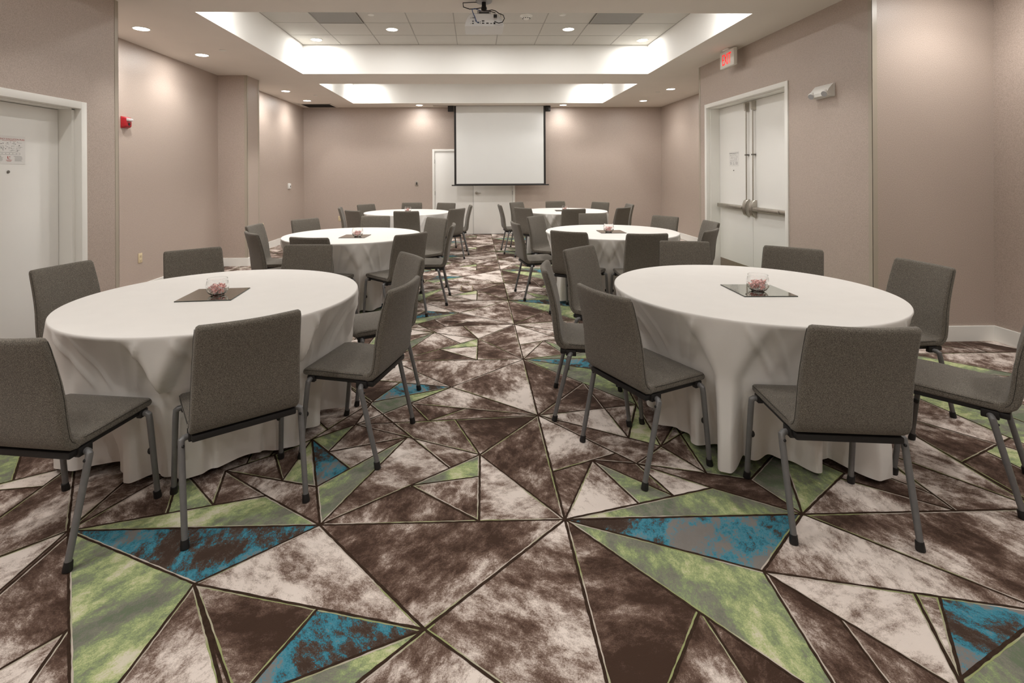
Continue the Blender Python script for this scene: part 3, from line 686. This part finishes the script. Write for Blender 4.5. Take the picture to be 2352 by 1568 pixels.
def cap(x, y, z, label, r=.042):
    mb = MB(); mb.lathe([(0, -.008), (r*.8, -.008), (r, -.004), (r, 0)], 24)
    tag(mb.build('sprinkler_cap', M['trimwhite'], loc=(x, y, z)), label, 'sprinkler', 'flush sprinkler caps')
cap(-3.192, 6.446, ZC, 'round sprinkler cap near the second recess downlight'); cap(-3.195, 10.151, ZC, 'round sprinkler cap near the black ceiling vent')
cap(3.587, 9.762, ZC, 'round sprinkler cap between the two far soffit downlights'); cap(-1.33, 6.478, ZT, 'round sprinkler cap beside the return grille in the tray')
cap(1.135, 6.456, ZT, 'round sprinkler cap beside the smoke detector'); cap(.079, 11.62, ZC, 'round sprinkler cap above the projection screen')
t = thing('smoke_detector', 'white round smoke detector on the tray tiles past the projector', 'smoke detector', (.671, 6.496, ZT))
mb = MB(); mb.lathe([(0, -.012), (.07, -.012), (.082, -.006), (.084, 0)], 32); mb.build('base', M['trimwhite'], t)
mb = MB(); mb.lathe([(0, -.05), (.028, -.05), (.042, -.042), (.05, -.03), (.052, -.012)], 32); mb.build('sensor_dome', M['trimwhite'], t)
mb = MB()
for q in range(10):
    a = q*PI/5; mb.box(.046*math.cos(a)-.006, .046*math.cos(a)+.006, .046*math.sin(a)-.006, .046*math.sin(a)+.006, -.041, -.034)
mb.build('inlet_slots', M['black'], t, smooth=False)
def return_grille(x0, x1, y0, y1, label):
    t = thing('return_grille', label, 'vent', ((x0+x1)/2, (y0+y1)/2, ZT)); w, h = (x1-x0)/2, (y1-y0)/2
    mb = MB(); mb.box(-w, w, -h, h, -.010, -.004); mb.build('perforated_face', M['tilehole'], t, smooth=False)
    mb = MB()
    for a, b, c, d in ((-w, -w+.014, -h, h), (w-.014, w, -h, h), (-w, w, -h, -h+.014), (-w, w, h-.014, h)): mb.box(a, b, c, d, -.016, -.003)
    mb.build('frame', M['tbar'], t, smooth=False)
return_grille(-2.095, -1.497, 6.215, 6.815, 'dark perforated return grille in the tray on the thermostat side')
return_grille(1.56, 2.158, 6.215, 6.815, 'grey perforated return grille in the tray on the exit sign side')
t = thing('air_vent', 'black ceiling air vent in the far corner of the room', 'vent', (-3.60, 11.68, ZC))
mb = MB()
for a, b, c, d in ((-.36, -.32, -.335, .32), (.32, .36, -.335, .32), (-.36, .36, -.335, -.305), (-.36, .36, .29, .32)): mb.box(a, b, c, d, -.008, 0, bev=.002)
mb.build('frame', M['soffit'], t)
mb = MB(); mb.box(-.32, .32, -.305, .29, -.002, 0); mb.build('duct_opening', M['grille'], t, smooth=False)
mb = MB()
for k in range(14): mb.box(-.32, .32, -.30+k*.0425, -.30+k*.0425+.022, -.006, -.003)
mb.build('slats', M['grille'], t, smooth=False)

# exit sign
t = thing('exit_sign', 'lit exit sign with red letters hanging from the ceiling', 'exit sign', (3.245, 6.345, ZC))
mb = MB(); mb.box(-.022, .022, -.175, .175, -.235, -.022, bev=.004); mb.build('housing', M['exitface'], t)
mb = MB(); mb.box(-.045, .045, -.07, .07, -.022, 0, bev=.006); mb.build('canopy', M['trimwhite'], t)
mb = MB(); mb.box(-.0245, -.0215, -.162, .162, -.224, -.034, bev=.001); mb.build('face_panel', M['exitface'], t)
text_mesh('exit_letters', 'EXIT', .172, M['exitred'], t, Matrix(((0, 0, -1, -.0262), (-.66, 0, 0, 0), (0, 1.18, 0, -.201), (0, 0, 0, 1))), extrude=.001, align='CENTER')
# emergency light
t = thing('emergency_light', 'white twin-head emergency light on the wall past the double doors', 'emergency light', (XD, 4.775, 2.235))
mb = MB(); mb.box(-.006, 0, -.135, .135, -.065, .062, bev=.004); mb.build('back_plate', M['plate'], t)
mb = MB()
mb.loft([[(-d, y, z) for d, z in ((.005, .058), (.012, .060), (.055, .010), (.072, -.022), (.066, -.052), (.05, -.06), (.005, -.06))] for y in (-.128, -.122, .122, .128)], 0)
mb.build('housing', M['plate'], t, angle=30)
for y in (-.088, .098):
    mb = MB(); mb.cyl((-.045, y, -.022), (-.86, -.25, -.45), .034, .042, 24, bev=.006); hd = mb.build('lamp_head', M['plate'], t)
    mb = MB(); p = Vector((-.045, y, -.022)) + Vector((-.86, -.25, -.45)).normalized()*.0405; mb.cyl(p, (-.86, -.25, -.45), .028, .004, 24); mb.build('lamp_lens', M['projgrey'], hd)
# fire alarm
t = thing('fire_alarm', 'red fire alarm with clear strobe on the recess wall', 'fire alarm', (-4.09, 5.955, 2.072))
mb = MB(); mb.box(0, .012, -.062, .062, -.068, .068, bev=.005); mb.build('back_plate', M['red'], t)
mb = MB(); mb.loft([[(x, y*k, z*k + dz) for y, z in rrect(.058, .064, .018)] for x, k, dz in ((.010, 1, 0), (.035, .97, 0), (.052, .86, .002), (.058, .70, .004))], 0); mb.build('housing', M['red'], t)
mb = MB(); mb.box(.045, .082, -.045, .045, .012, .048, bev=.012); mb.build('strobe_lens', M['strobe'], t)
mb = MB(); mb.cyl((.056, 0, -.022), (1, 0, 0), .016, .006, 18); mb.build('speaker_grille', M['black'], t)

def wall_plate(name, label, cat, loc, axis, w, h, mat, kind):
    """small device plate; axis: 'x+' faces +x, 'y-' faces -y"""
    rot = {'x+': -PI/2+PI, 'y-': 0.0}[axis]
    t = thing(name, label, cat, loc, 0)
    def P(u, d, v): return (d, u, v) if axis == 'x+' else (u, -d, v)
    def bx(mb, u0, u1, d0, d1, v0, v1, bev=0.0):
        a, b = P(u0, d0, v0), P(u1, d1, v1); mb.box(min(a[0], b[0]), max(a[0], b[0]), min(a[1], b[1]), max(a[1], b[1]), v0, v1, bev=bev)
    mb = MB(); bx(mb, -w/2, w/2, 0, .006, -h/2, h/2, .002); mb.build('face_plate', mat, t)
    if kind == 'outlet':
        for vz in (-.024, .024):
            mb = MB(); bx(mb, -.016, .016, .006, .009, vz-.014, vz+.014, .001); so = mb.build('socket', mat, t)
            mb = MB(); bx(mb, -.008, -.005, .009, .0094, vz-.004, vz+.006); bx(mb, .005, .008, .009, .0094, vz-.004, vz+.006); mb.build('slot', M['gap'], so, smooth=False)
    elif kind == 'thermostat':
        mb = MB(); bx(mb, -w/2+.006, w/2-.006, .006, .028, -h/2+.006, h/2-.006, .004); mb.build('housing', mat, t)
        mb = MB(); c = P(.008, .028, -.004); mb.cyl(c, P(0, 1, 0) if axis == 'y-' else (1, 0, 0), .018, .004, 18); mb.build('sensor_dial', M['darksteel'], t)
    else:
        mb = MB(); bx(mb, -.014, .014, .006, .012, -.030, .030, .002); mb.build('rocker', M['black'], t)
wall_plate('power_outlet', 'almond power outlet low on the fire alarm recess wall', 'outlet', (-4.09, 6.22, .448), 'x+', .072, .118, M['almond'], 'outlet')
wall_plate('power_outlet', 'almond power outlet low on the thermostat wall', 'outlet', (XLa, 9.70, .466), 'x+', .072, .118, M['almond'], 'outlet')
wall_plate('power_outlet', 'pale power outlet low on the end wall near the far corner', 'outlet', (-3.23, YB, .40), 'y-', .072, .118, M['almond'], 'outlet')
wall_plate('thermostat', 'white boxy thermostat on the recess wall past the pier', 'thermostat', (XLa, 11.06, 1.198), 'x+', .125, .125, M['plate'], 'thermostat')
wall_plate('light_switch', 'small wall switch beside the double door under the screen', 'switch', (-1.402, YB, 1.222), 'y-', .078, .122, M['greyplate'], 'switch')
# brass floor box
t = thing('floor_box', 'brass-edged floor outlet box set in the aisle carpet', 'floor box', (-.117, 6.365, 0))
mb = MB()
for a, b, c, d in ((-.078, -.066, -.15, .15), (.066, .078, -.15, .15), (-.078, .078, -.15, -.138), (-.078, .078, .138, .15)): mb.box(a, b, c, d, .0005, .006, bev=.001)
mb.build('frame', M['brass'], t)
mb = MB(); mb.box(-.066, .066, -.138, .138, .0012, .004); mb.build('lid', M['brown'], t, smooth=False)

# ------------------------------------------------------------------ projector
t = thing('projector', 'white ceiling projector seen from its cabled rear panel', 'projector', (.085, 4.45, ZC))
z0, z1 = -.272, -.160
mb = MB()
pr = [(-.172, z0), (-.172, z0+.012), (-.160, z0+.055), (-.135, z1-.012), (-.115, z1), (.115, z1), (.135, z1-.012), (.160, z0+.055), (.172, z0+.012), (.172, z0)]
mb.loft([[(x*k, y, (z-z0)*(.96 if k < 1 else 1)+z0) for x, z in pr] for y, k in ((0, .975), (.008, 1), (.262, 1), (.28, .95))], 0)
mb.build('shell', M['projwhite'], t, angle=28)
mb = MB(); mb.quad((-.125, -.001, z0+.006), (.125, -.001, z0+.006), (.118, -.001, z1-.03), (-.118, -.001, z1-.03)); mb.build('rear_panel', M['projwhite'], t, smooth=False)
mb = MB()
for x, z, w, h in [(-.10, .022, .014, .009), (-.10, .042, .012, .009), (-.073, .046, .011, .011), (-.052, .030, .013, .013), (-.035, .024, .006, .006), (-.035, .036, .006, .006), (-.010, .024, .022, .009), (-.010, .044, .022, .009), (.028, .024, .022, .009), (.062, .022, .016, .006), (.090, .024, .016, .014), (-.118, .02, .005, .005), (-.118, .07, .006, .004), (-.095, .072, .022, .004)]:
    mb.box(x-w/2, x+w/2, -.004, .001, z0+z-h/2, z0+z+h/2, bev=.001)
mb.build('ports', M['black'], t)
mb = MB(); mb.cyl((-.06, .278, z0+.06), (0, 1, 0), .036, .03, 24, bev=.004); mb.build('lens', M['lensglass'], t)
mb = MB(); mb.box(-.075, .075, .04, .22, z1+.002, z1+.012, bev=.003); mb.box(-.06, -.045, .05, .21, z1+.01, z1+.035); mb.box(.045, .06, .05, .21, z1+.01, z1+.035); mb.box(-.062, .062, .06, .20, z1+.033, z1+.043, bev=.003); mb.build('mount_plate', M['projgrey'], t)
mb = MB(); mb.cyl((0, .12, z1+.040), (0, 0, 1), .024, .03, 20, bev=.004); mb.ball((0, .12, z1+.082), .028); mb.cyl((0, .12, z1+.095), (0, 0, 1), .02, .045, 18); mb.build('mount_joint', M['black'], t)
mb = MB(); mb.cyl((0, .12, -.022), (0, 0, 1), .075, .022, 32, bev=.005); mb.build('ceiling_flange', M['projgrey'], t)
mb = MB(); mb.tube([(-.06, .12, -.02), (-.19, .11, -.03), (-.185, .09, -.075), (-.13, .07, -.10), (-.07, .06, -.10), (-.03, .08, -.085)], .0045, 8); mb.build('power_cable', M['cable'], t)
mb = MB(); mb.tube([(.03, .10, -.105), (.07, .03, -.12), (.10, -.02, -.145), (.13, -.03, -.17), (.168, -.03, -.185), (.178, -.03, -.215), (.160, -.03, -.247), (.128, -.03, -.255), (.105, -.022, -.245), (.092, -.006, -.232)], .0042, 8)
mb.tube([(-.02, .08, -.112), (.03, .02, -.128), (.06, -.02, -.15), (.10, -.025, -.165)], .004, 8); mb.box(.082, .112, -.034, -.016, -.205, -.178, bev=.003); mb.build('signal_cable', M['cable'], t)
mb = MB(); mb.tube([(-.03, .06, -.118), (-.085, .0, -.118), (-.108, -.015, -.13), (-.10, -.02, -.16), (-.082, -.022, -.20), (-.07, -.02, -.238), (-.058, -.012, -.245), (-.052, -.004, -.242)], .0036, 8); mb.build('blue_cable', M['bluecable'], t)

# ------------------------------------------------------------------ banquet chair (local: +y is forward, +x the sitter's right)
def chair_proto():
    t = thing('banquet_chair', '', 'chair')
    # seat cushion
    mb = MB(); loops = []
    for y, zt_, zb_, k in ((.178, .438, .424, .013), (.175, .447, .420, .006), (.165, .455, .418, .0015), (.14, .4595, .418, 0), (.08, .461, .418, 0), (.0, .458, .418, 0), (-.08, .456, .418, 0), (-.13, .456, .417, 0), (-.165, .457, .416, .001), (-.185, .455, .418, .004)):
        hw = .2125 - k; hh = (zt_-zb_)/2; zc = (zt_+zb_)/2
        loops.append([(x, y, zc+z - (.004*(abs(x)/.21)**4 if z > 0 else 0)) for x, z in rrect(hw, hh, min(.012, hh*.9))])
    mb.loft(loops, 0)
    for sx_ in (-1, 1):
        mb.tube([(sx_*.2125, .16, .4465), (sx_*.2132, .05, .4475), (sx_*.2132, -.08, .446), (sx_*.2132, -.165, .447)], .0011, 5, 1)
    mb.build('seat', [M['fabric'], M['seam']], t, angle=60)
    # backrest: sweeps up from under the seat, hollowed across its width
    st = [(-.166, .432, .030), (-.183, .433, .040), (-.203, .439, .044), (-.219, .452, .045), (-.229, .472, .045), (-.236, .507, .044), (-.242, .555, .043), (-.249, .62, .042), (-.262, .69, .040), (-.279, .76, .038), (-.297, .825, .036), (-.307, .858, .034), (-.3105, .8705, .028), (-.311, .8755, .014)]
    mb = MB(); loops = []; seam_l = []; seam_r = []
    for i, (y, z, th) in enumerate(st):
        a = st[max(0, i-1)]; b = st[min(len(st)-1, i+1)]
        ty, tz = b[0]-a[0], b[1]-a[1]; q = math.hypot(ty, tz); ty /= q; tz /= q
        if i >= len(st)-3: ty, tz = -.13, .9915
        ny, nz = -tz, ty                                            # outward (to the rear)
        g = min(1, max(0, (z-.436)/.44)); hw = .2135 - .0125*g - (.001 if i == len(st)-3 else .003 if i == len(st)-2 else .010 if i == len(st)-1 else 0)
        hw -= (.003, .0015)[i] if i < 2 else 0
        hollow = .028*g**.8
        r = min(.013, th*.45); out = []
        for x, d in rrect(hw, th/2, r):
            u = x/.2135; dd = d + hollow*(1-u*u) - hollow*.35
            out.append((x, y + ny*dd, z + nz*dd - .003*g*(0 if abs(u) < .8 else (abs(u)-.8)/.2)**2*3))
        # finer sampling across the faces so the hollow reads as a curve
        fine = []
        for j in range(len(out)):
            p, p2 = out[j], out[(j+1) % len(out)]
            fine.append(p)
            if abs(p2[0]-p[0]) > .2:
                for s in range(1, 8):
                    f = s/8; x = p[0]+(p2[0]-p[0])*f; d0 = th/2 if j < len(out)/2 else -th/2
                    u = x/.2135; dd = d0 + hollow*(1-u*u) - hollow*.35; fine.append((x, y+ny*dd, z+nz*dd))
        loops.append(fine)
        if 2 <= i < len(st)-2:
            dd = -th/2*.2 - hollow*.35
            seam_l.append((-hw-.0004, y+ny*dd, z+nz*dd)); seam_r.append((hw+.0004, y+ny*dd, z+nz*dd))
    mb.loft(loops, 0); mb.tube(seam_l, .001, 5, 1); mb.tube(seam_r, .001, 5, 1)
    mb.build('backrest', [M['fabric'], M['seam']], t, angle=60)
    # black under-frame: pan, side rails and the rear bar
    mb = MB(); mb.box(-.198, .198, -.170, .150, .396, .4175, bev=.006); mb.box(-.203, .203, -.218, -.168, .386, .4135, bev=.006)
    for sx_ in (-1, 1):
        mb.box(sx_*.199-.012, sx_*.199+.012, -.185, -.125, .378, .414, bev=.004); mb.box(sx_*.196-.012, sx_*.196+.012, .11, .152, .384, .417, bev=.004)
    mb.build('seat_frame', M['black'], t)
    for sx_ in (-1, 1):
        mb = MB(); mb.tube([(sx_*.196, -.152, .391), (sx_*.224, -.160, .391), (sx_*.2345, -.165, .384), (sx_*.2350, -.172, .355), (sx_*.232, -.252, .028)], [.0125, .0130, .0135, .0130, .0118], 14)
        l = mb.build('leg', M['leg'], t)
        mb = MB(); mb.tube([(sx_*.232, -.248, .034), (sx_*.2322, -.2535, .006), (sx_*.2324, -.2555, 0)], [.0145, .0165, .0155], 14); mb.build('foot_cap', M['black'], l)
        mb = MB(); mb.ball((sx_*.2300, -.180, .366), .0066); mb.build('bolt', M['black'], l)
        mb = MB(); mb.tube([(sx_*.190, .130, .400), (sx_*.218, .131, .400), (sx_*.2275, .133, .393), (sx_*.2290, .137, .36), (sx_*.234, .172, .028)], [.0125, .0130, .0135, .0130, .0118], 14)
        l = mb.build('leg', M['leg'], t)
        mb = MB(); mb.tube([(sx_*.2335, .168, .034), (sx_*.2342, .1735, .006), (sx_*.2343, .1745, 0)], [.0145, .0165, .0155], 14); mb.build('foot_cap', M['black'], l)
        mb = MB(); mb.ball((sx_*.2175, .152, .222), .0135, .8, 1, 1.15); mb.build('bumper', M['black'], l)
    return t
TNAME = {'TL1': 'front alarm-side table', 'TL2': 'middle alarm-side table', 'TL3': 'rear alarm-side table',
         'TR1': 'front exit-side table', 'TR2': 'middle exit-side table', 'TR3': 'rear exit-side table'}
TOF = {'c': 'TL1', 'd': 'TR1', 'e': 'TL2', 'f': 'TL3', 'g': 'TR2', 'h': 'TR3'}
LOOK = {'near side': 'seen from behind at the camera side', 'near aisle corner': 'turned away at the camera-side aisle corner', 'aisle side': 'in profile on the aisle side',
        'far aisle corner': 'at the far aisle corner', 'far side': 'facing the camera at the far side', 'far wall corner': 'at the far wall corner',
        'wall side': 'on the wall side', 'near wall corner': 'at the camera-side wall corner'}
def assign_positions():
    out = {}
    for pre, tk in TOF.items():
        tx, ty = TABLES[tk]; m = 1 if tk[1] == 'L' else -1           # aisle lies at +x of the 'L' tables
        slots = ['aisle side', 'far aisle corner', 'far side', 'far wall corner', 'wall side', 'near wall corner', 'near side', 'near aisle corner']
        ks = [k for k in CHAIRS if k[0] == pre]
        best = []
        for k in ks:
            x, y, _ = CHAIRS[k]; a = math.degrees(math.atan2(y-ty, (x-tx)*m)) % 360
            for i, s in enumerate(slots): best.append((abs((a-45*i+180) % 360-180), k, s))
        best.sort(); used = set()
        for d, k, s in best:
            if k in out or s in used: continue
            out[k] = s; used.add(s)
    return out
POS = assign_positions()
CHAIRS.update(g1=(1.10, 5.245, 55.0), g2=(1.65, 5.075, 89.0), f4=(-.700, 9.70, 246.0), f5=(-1.285, 9.815, 268.0))
proto = chair_proto(); index_kids()
for n, (k, (x, y, deg)) in enumerate(CHAIRS.items()):
    o = proto if n == 0 else copy_tree(proto)
    o.location = (x, y, 0); o.rotation_euler = (0, 0, math.radians(deg)-PI/2)
    o['label'] = 'grey chair %s of the %s' % (LOOK[POS[k]], TNAME[TOF[k[0]]])
    o['group'] = 'chairs around the ' + TNAME[TOF[k[0]]]

# ------------------------------------------------------------------ tables and cloths
def smooth01(a): a = max(0.0, min(1.0, a)); return a*a*(3-2*a)
def cloth_mesh(tk):
    tx, ty = TABLES[tk]; R = TABLE_R; rnd = random.Random(sum(map(ord, tk)))
    ch = []
    for k, (x, y, deg) in CHAIRS.items():
        if TOF[k[0]] != tk: continue
        th = math.radians(deg); fx, fy = math.cos(th), math.sin(th)   # forward
        # straight front edge of the seat, seen from the table centre
        px, py = x + fx*.19 - tx, y + fy*.19 - ty
        ch.append((math.atan2(y-ty, x-tx), math.hypot(x-tx, y-ty), (px, py), (-fx, -fy)))
    ch.sort()
    NT = 600; ph = [rnd.uniform(0, 6.28) for _ in range(6)]
    zs_ = [TABLE_H-.0006, TABLE_H-.004, TABLE_H-.010, .742, .722, .70, .67, .64, .61, .58, .55, .52, .49, .462, .43, .39, .34, .28, .22, .16, .10, .06, .03]
    def low(a, wf=1.0):
        """(radius at seat height, radius at the hem, lobe weight)"""
        rc = 9.0; lobe = 0.0; wide = 0.0
        for i, (b, d, p, nrm) in enumerate(ch):
            b2, d2 = ch[(i+1) % len(ch)][:2]; gap = (b2-b) % (2*PI)
            la = math.atan2(.235, d-.17) + .045; lb = math.atan2(.235, d2-.17) + .045
            u = (a-b) % (2*PI)
            if u <= gap:
                la *= wf; lb *= wf; free = gap-la-lb
                if free > .02:
                    v = (u-la)/free
                    if 0 < v < 1:
                        lobe = min(1, 1.15*math.sin(PI*v)**.45); wide = free
        for b, d, p, nrm in ch:
            da = abs((a-b+PI) % (2*PI)-PI)
            if da < .62:
                den = math.cos(a)*nrm[0] + math.sin(a)*nrm[1]
                if den > .2:
                    r = (p[0]*nrm[0]+p[1]*nrm[1])/den
                    rc = min(rc, r)
        rc = min(rc, R+.005)
        amp = min(1.0, .35 + wide/.22)
        rl = .70 + .045*amp
        r46 = rc + (max(rc, rl-.02) - rc)*lobe
        under = min(rc-.012, .555 + .040*math.sin(15*a+ph[0]+1.2*math.sin(2*a+ph[2])) + .020*math.sin(27*a+ph[1]))
        rb = under + (max(rl, under) - under)*lobe
        return r46, rb, lobe
    # a cloth cannot turn sharp corners
    def table_of(wf):
        L = [low(2*PI*q/NT, wf) for q in range(NT)]
        for _ in range(1): L = [tuple((L[q-1][c] + 2*L[q][c] + L[(q+1) % NT][c])/4 for c in range(3)) for q in range(NT)]
        return L
    vs = []; fs = []
    rings = [0.0, .25, .5, .68, .74, R-.012, R-.004]
    vs.append((0, 0, TABLE_H))
    for r in rings[1:]:
        vs += [(r*math.cos(2*PI*q/NT), r*math.sin(2*PI*q/NT), TABLE_H - (.0002 if r > R-.005 else 0)) for q in range(NT)]
    nr = len(rings)-1
    for q in range(NT):
        fs.append((0, 1+q, 1+(q+1) % NT))
        for i in range(nr-1):
            a0, b0 = 1+i*NT, 1+(i+1)*NT; fs.append((a0+q, b0+q, b0+(q+1) % NT, a0+(q+1) % NT))
    base = 1+(nr-1)*NT
    for zi, z in enumerate(zs_):
        row = len(vs); tt = min(1.0, max(0.0, (.755-z)/.293)); L = table_of(.50+.50*tt)
        for q in range(NT):
            a = 2*PI*q/NT; r46, rb, lobe = L[q]
            if z > .755: r = R + {0: -.0018, 1: .0006, 2: .0018}[zi]
            elif z >= .462:
                t = (.755-z)/(.755-.462); e = 1-(1-t)**1.45
                r = R + .002 + (r46-R-.002)*e
                w = math.sin(PI*t)
                for ci, (b, d, p, nrm) in enumerate(ch):
                    dl = (a-b+PI) % (2*PI)-PI
                    if abs(dl) < .44:
                        f = dl/.40; s1 = .5+.5*math.sin(ci*2.3+ph[3]); s2 = .5+.5*math.sin(ci*3.7+ph[2])
                        for c0, c1, am, wd in ((.92-.12*s1, .40, .012, .045), (-.92+.12*s2, -.42, .012, .045), (.58-.12*s2, .16, .009, .036), (-.55+.15*s1, -.12, .009, .036)):
                            g = (f-(c0+(c1-c0)*t))/wd
                            r += am*min(1, 2.2*w)*math.exp(-g*g)*(1 if g > 0 else 1)
                r += w*(.004*math.sin(17*a+ph[2]) + .003*math.sin(29*a+ph[3]+6*t))*(1-.4*lobe) + w*.008*lobe
                r += w*(1-lobe)*.006*max(0, math.sin(11*a+ph[4]+1.2*t))**7
            else:
                t = (.462-z)/.432; e = smooth01(t*1.15)
                r = r46 + (rb-r46)*e + .006*math.sin(11*a+ph[5])*t
            zz = z + (.012*math.sin(5*a+ph[1])+.010*math.sin(9*a+ph[0]) + .012*(1-lobe))*max(0, (.2-z)/.2)**1.5
            vs.append((r*math.cos(a), r*math.sin(a), zz))
        prev = base
        for q in range(NT): fs.append((prev+q, row+q, row+(q+1) % NT, prev+(q+1) % NT))
        base = row
    me = bpy.data.meshes.new('tablecloth'); me.from_pydata(vs, [], fs)
    me.materials.append(M['cloth']); me.materials.append(M['hem'])
    me.polygons.foreach_set('use_smooth', [True]*len(fs)); me.update()
    return me
for tk, (tx, ty) in TABLES.items():
    t = thing('round_table', 'round banquet table covered by the cloth, %s' % TNAME[tk], 'table', (tx, ty, 0), 0, 'round banquet tables')
    mb = MB(); mb.lathe([(0, TABLE_H-.003), (TABLE_R-.05, TABLE_H-.003), (TABLE_R-.045, TABLE_H-.007), (TABLE_R-.045, TABLE_H-.022), (TABLE_R-.05, TABLE_H-.026), (0, TABLE_H-.026)], 64); mb.build('tabletop', M['tablewood'], t)
    for sx_ in (-1, 1):
        for sy_ in (-1, 1):
            mb = MB(); mb.tube([(sx_*.24, sy_*.24, TABLE_H-.026), (sx_*.24, sy_*.24, 0)], .015, 12); mb.build('leg', M['blackmetal'], t)
    o = bpy.data.objects.new('tablecloth', cloth_mesh(tk)); COL.objects.link(o); o.location = (tx, ty, 0)
    tag(o, 'white floor-length cloth draped over the %s' % TNAME[tk], 'tablecloth', 'white round tablecloths')

# ------------------------------------------------------------------ table centres: mirror tile, glass bowl, peppermints
def bowl_mesh():
    mb = MB(); t = .0022
    outer = [(0, 0), (.026, 0), (.034, .002), (.046, .011), (.056, .026), (.0605, .045), (.0595, .062), (.056, .078), (.0525, .090), (.0535, .0945)]
    inner = [(.0515, .0945), (.0505, .090), (.054, .077), (.0573, .062), (.0582, .045), (.0538, .027), (.044, .0135), (.032, .006), (0, .0052)]
    mb.lathe(outer+inner, 40); return mb
def candy_mesh():
    mb = MB(); mb.lathe([(0, .0042), (.006, .0044), (.0092, .0030), (.0102, 0), (.0092, -.0030), (.006, -.0044), (0, -.0042)], 14)
    for s in (-1, 1):
        mb.loft([[(s*.0095, y, z) for y, z in ((.0015, .001), (-.0015, .001), (-.0015, -.001), (.0015, -.001))], [(s*.018, y, z) for y, z in ((.006, .003), (-.006, -.002), (-.006, -.0035), (.006, .0015))]], 1)
    return mb
MIR = {'TL1': (-1.51, 2.935, 5.0, .296), 'TR1': (1.642, 2.890, -2.0, .296), 'TL2': (-1.336, 5.60, -2.5, .285), 'TR2': (1.582, 5.83, -2.0, .290), 'TL3': (-1.245, 9.10, 3.0, .29), 'TR3': (1.60, 9.13, -3.0, .29)}
BOWL = {'TL1': (-1.481, 2.915), 'TR1': (1.631, 2.865), 'TL2': (-1.295, 5.54), 'TR2': (1.535, 5.76), 'TL3': (-1.215, 9.05), 'TR3': (1.632, 9.10)}
bowl0 = candy0 = None
for tk in TABLES:
    x, y, rz, s = MIR[tk]; h = s/2; zt_ = TABLE_H+.0006
    t = thing('mirror_tile', 'square mirror tile at the centre of the %s' % TNAME[tk], 'mirror', (x, y, zt_), math.radians(rz), 'mirror tiles under the bowls')
    mb = MB(); mb.box(-h, h, -h, h, 0, .0044); mb.build('backing', M['mirroredge'], t, smooth=False)
    mb = MB(); mb.box(-h+.0015, h-.0015, -h+.0015, h-.0015, .0044, .0052); mb.build('mirror_face', M['mirror'], t, smooth=False)
    bx_, by_ = BOWL[tk]; zb_ = zt_+.0053
    b = bowl_mesh().build('glass_bowl', M['glass'], loc=(bx_, by_, zb_), weld=.0002) if bowl0 is None else bowl0.copy()
    if bowl0 is None: bowl0 = b
    else: COL.objects.link(b); b.location = (bx_, by_, zb_)
    tag(b, 'round clear glass bowl of peppermints on the %s' % TNAME[tk], 'bowl', 'glass candy bowls')
    rnd = random.Random(tx); pts = []; n = {'1': 44, '2': 34, '3': 26}[tk[2]]; tries = 0
    while len(pts) < n and tries < 20000:
        tries += 1
        z = .0125 + .048*rnd.random()**1.1; rmax = max(.008, min(.0445, .0255 + (z-.008)*.75) - (.0 if z < .05 else .004))
        a = rnd.uniform(0, 6.283); r = rmax*math.sqrt(rnd.random())
        p = (r*math.cos(a), r*math.sin(a), z)
        if all((p[0]-q[0])**2+(p[1]-q[1])**2+((p[2]-q[2])*1.6)**2 > .0148**2 for q in pts): pts.append(p)
    for p in pts:
        c = candy_mesh().build('peppermint', [M['candy'], M['wrap']]) if candy0 is None else candy0.copy()
        if candy0 is None: candy0 = c
        else: COL.objects.link(c)
        c.location = (bx_+p[0], by_+p[1], zb_+p[2]); c.rotation_euler = (rnd.uniform(-1.1, 1.1), rnd.uniform(-.9, .9), rnd.uniform(0, 6.28)); c.scale = (.86, .86, .86)
        tag(c, 'red and white wrapped peppermint in the bowl on the %s' % TNAME[tk], 'candy', 'peppermints in the bowl on the ' + TNAME[tk])

# ------------------------------------------------------------------ camera and view
cd = bpy.data.cameras.new('camera'); cam = bpy.data.objects.new('camera', cd); COL.objects.link(cam)
cd.sensor_width = 36; cd.lens = 36*1152.833/2352; cd.shift_x = (1176-1121.123)/2352; cd.shift_y = (397.501-784)/2352
cd.clip_start = .05; cd.clip_end = 60
cam.matrix_world = Matrix.Translation((0, 0, 1.4597)) @ Matrix.Rotation(-.0252975, 4, 'Z') @ Matrix.Rotation(PI/2, 4, 'X') @ Matrix.Rotation(-.005098, 4, 'Z')
sc.camera = cam
wd = bpy.data.worlds.new('world'); sc.world = wd; wd.use_nodes = True
wd.node_tree.nodes['Background'].inputs['Color'].default_value = (.05, .05, .05, 1)
sc.view_settings.view_transform = 'Standard'; sc.view_settings.look = 'None'; sc.view_settings.gamma = 1; sc.view_settings.use_curve_mapping = False
sc.view_settings.exposure = -0.20
sc.cycles.use_denoising = True; sc.cycles.max_bounces = 12; sc.cycles.diffuse_bounces = 8; sc.cycles.transmission_bounces = 12
sc.cycles.sample_clamp_indirect = 8
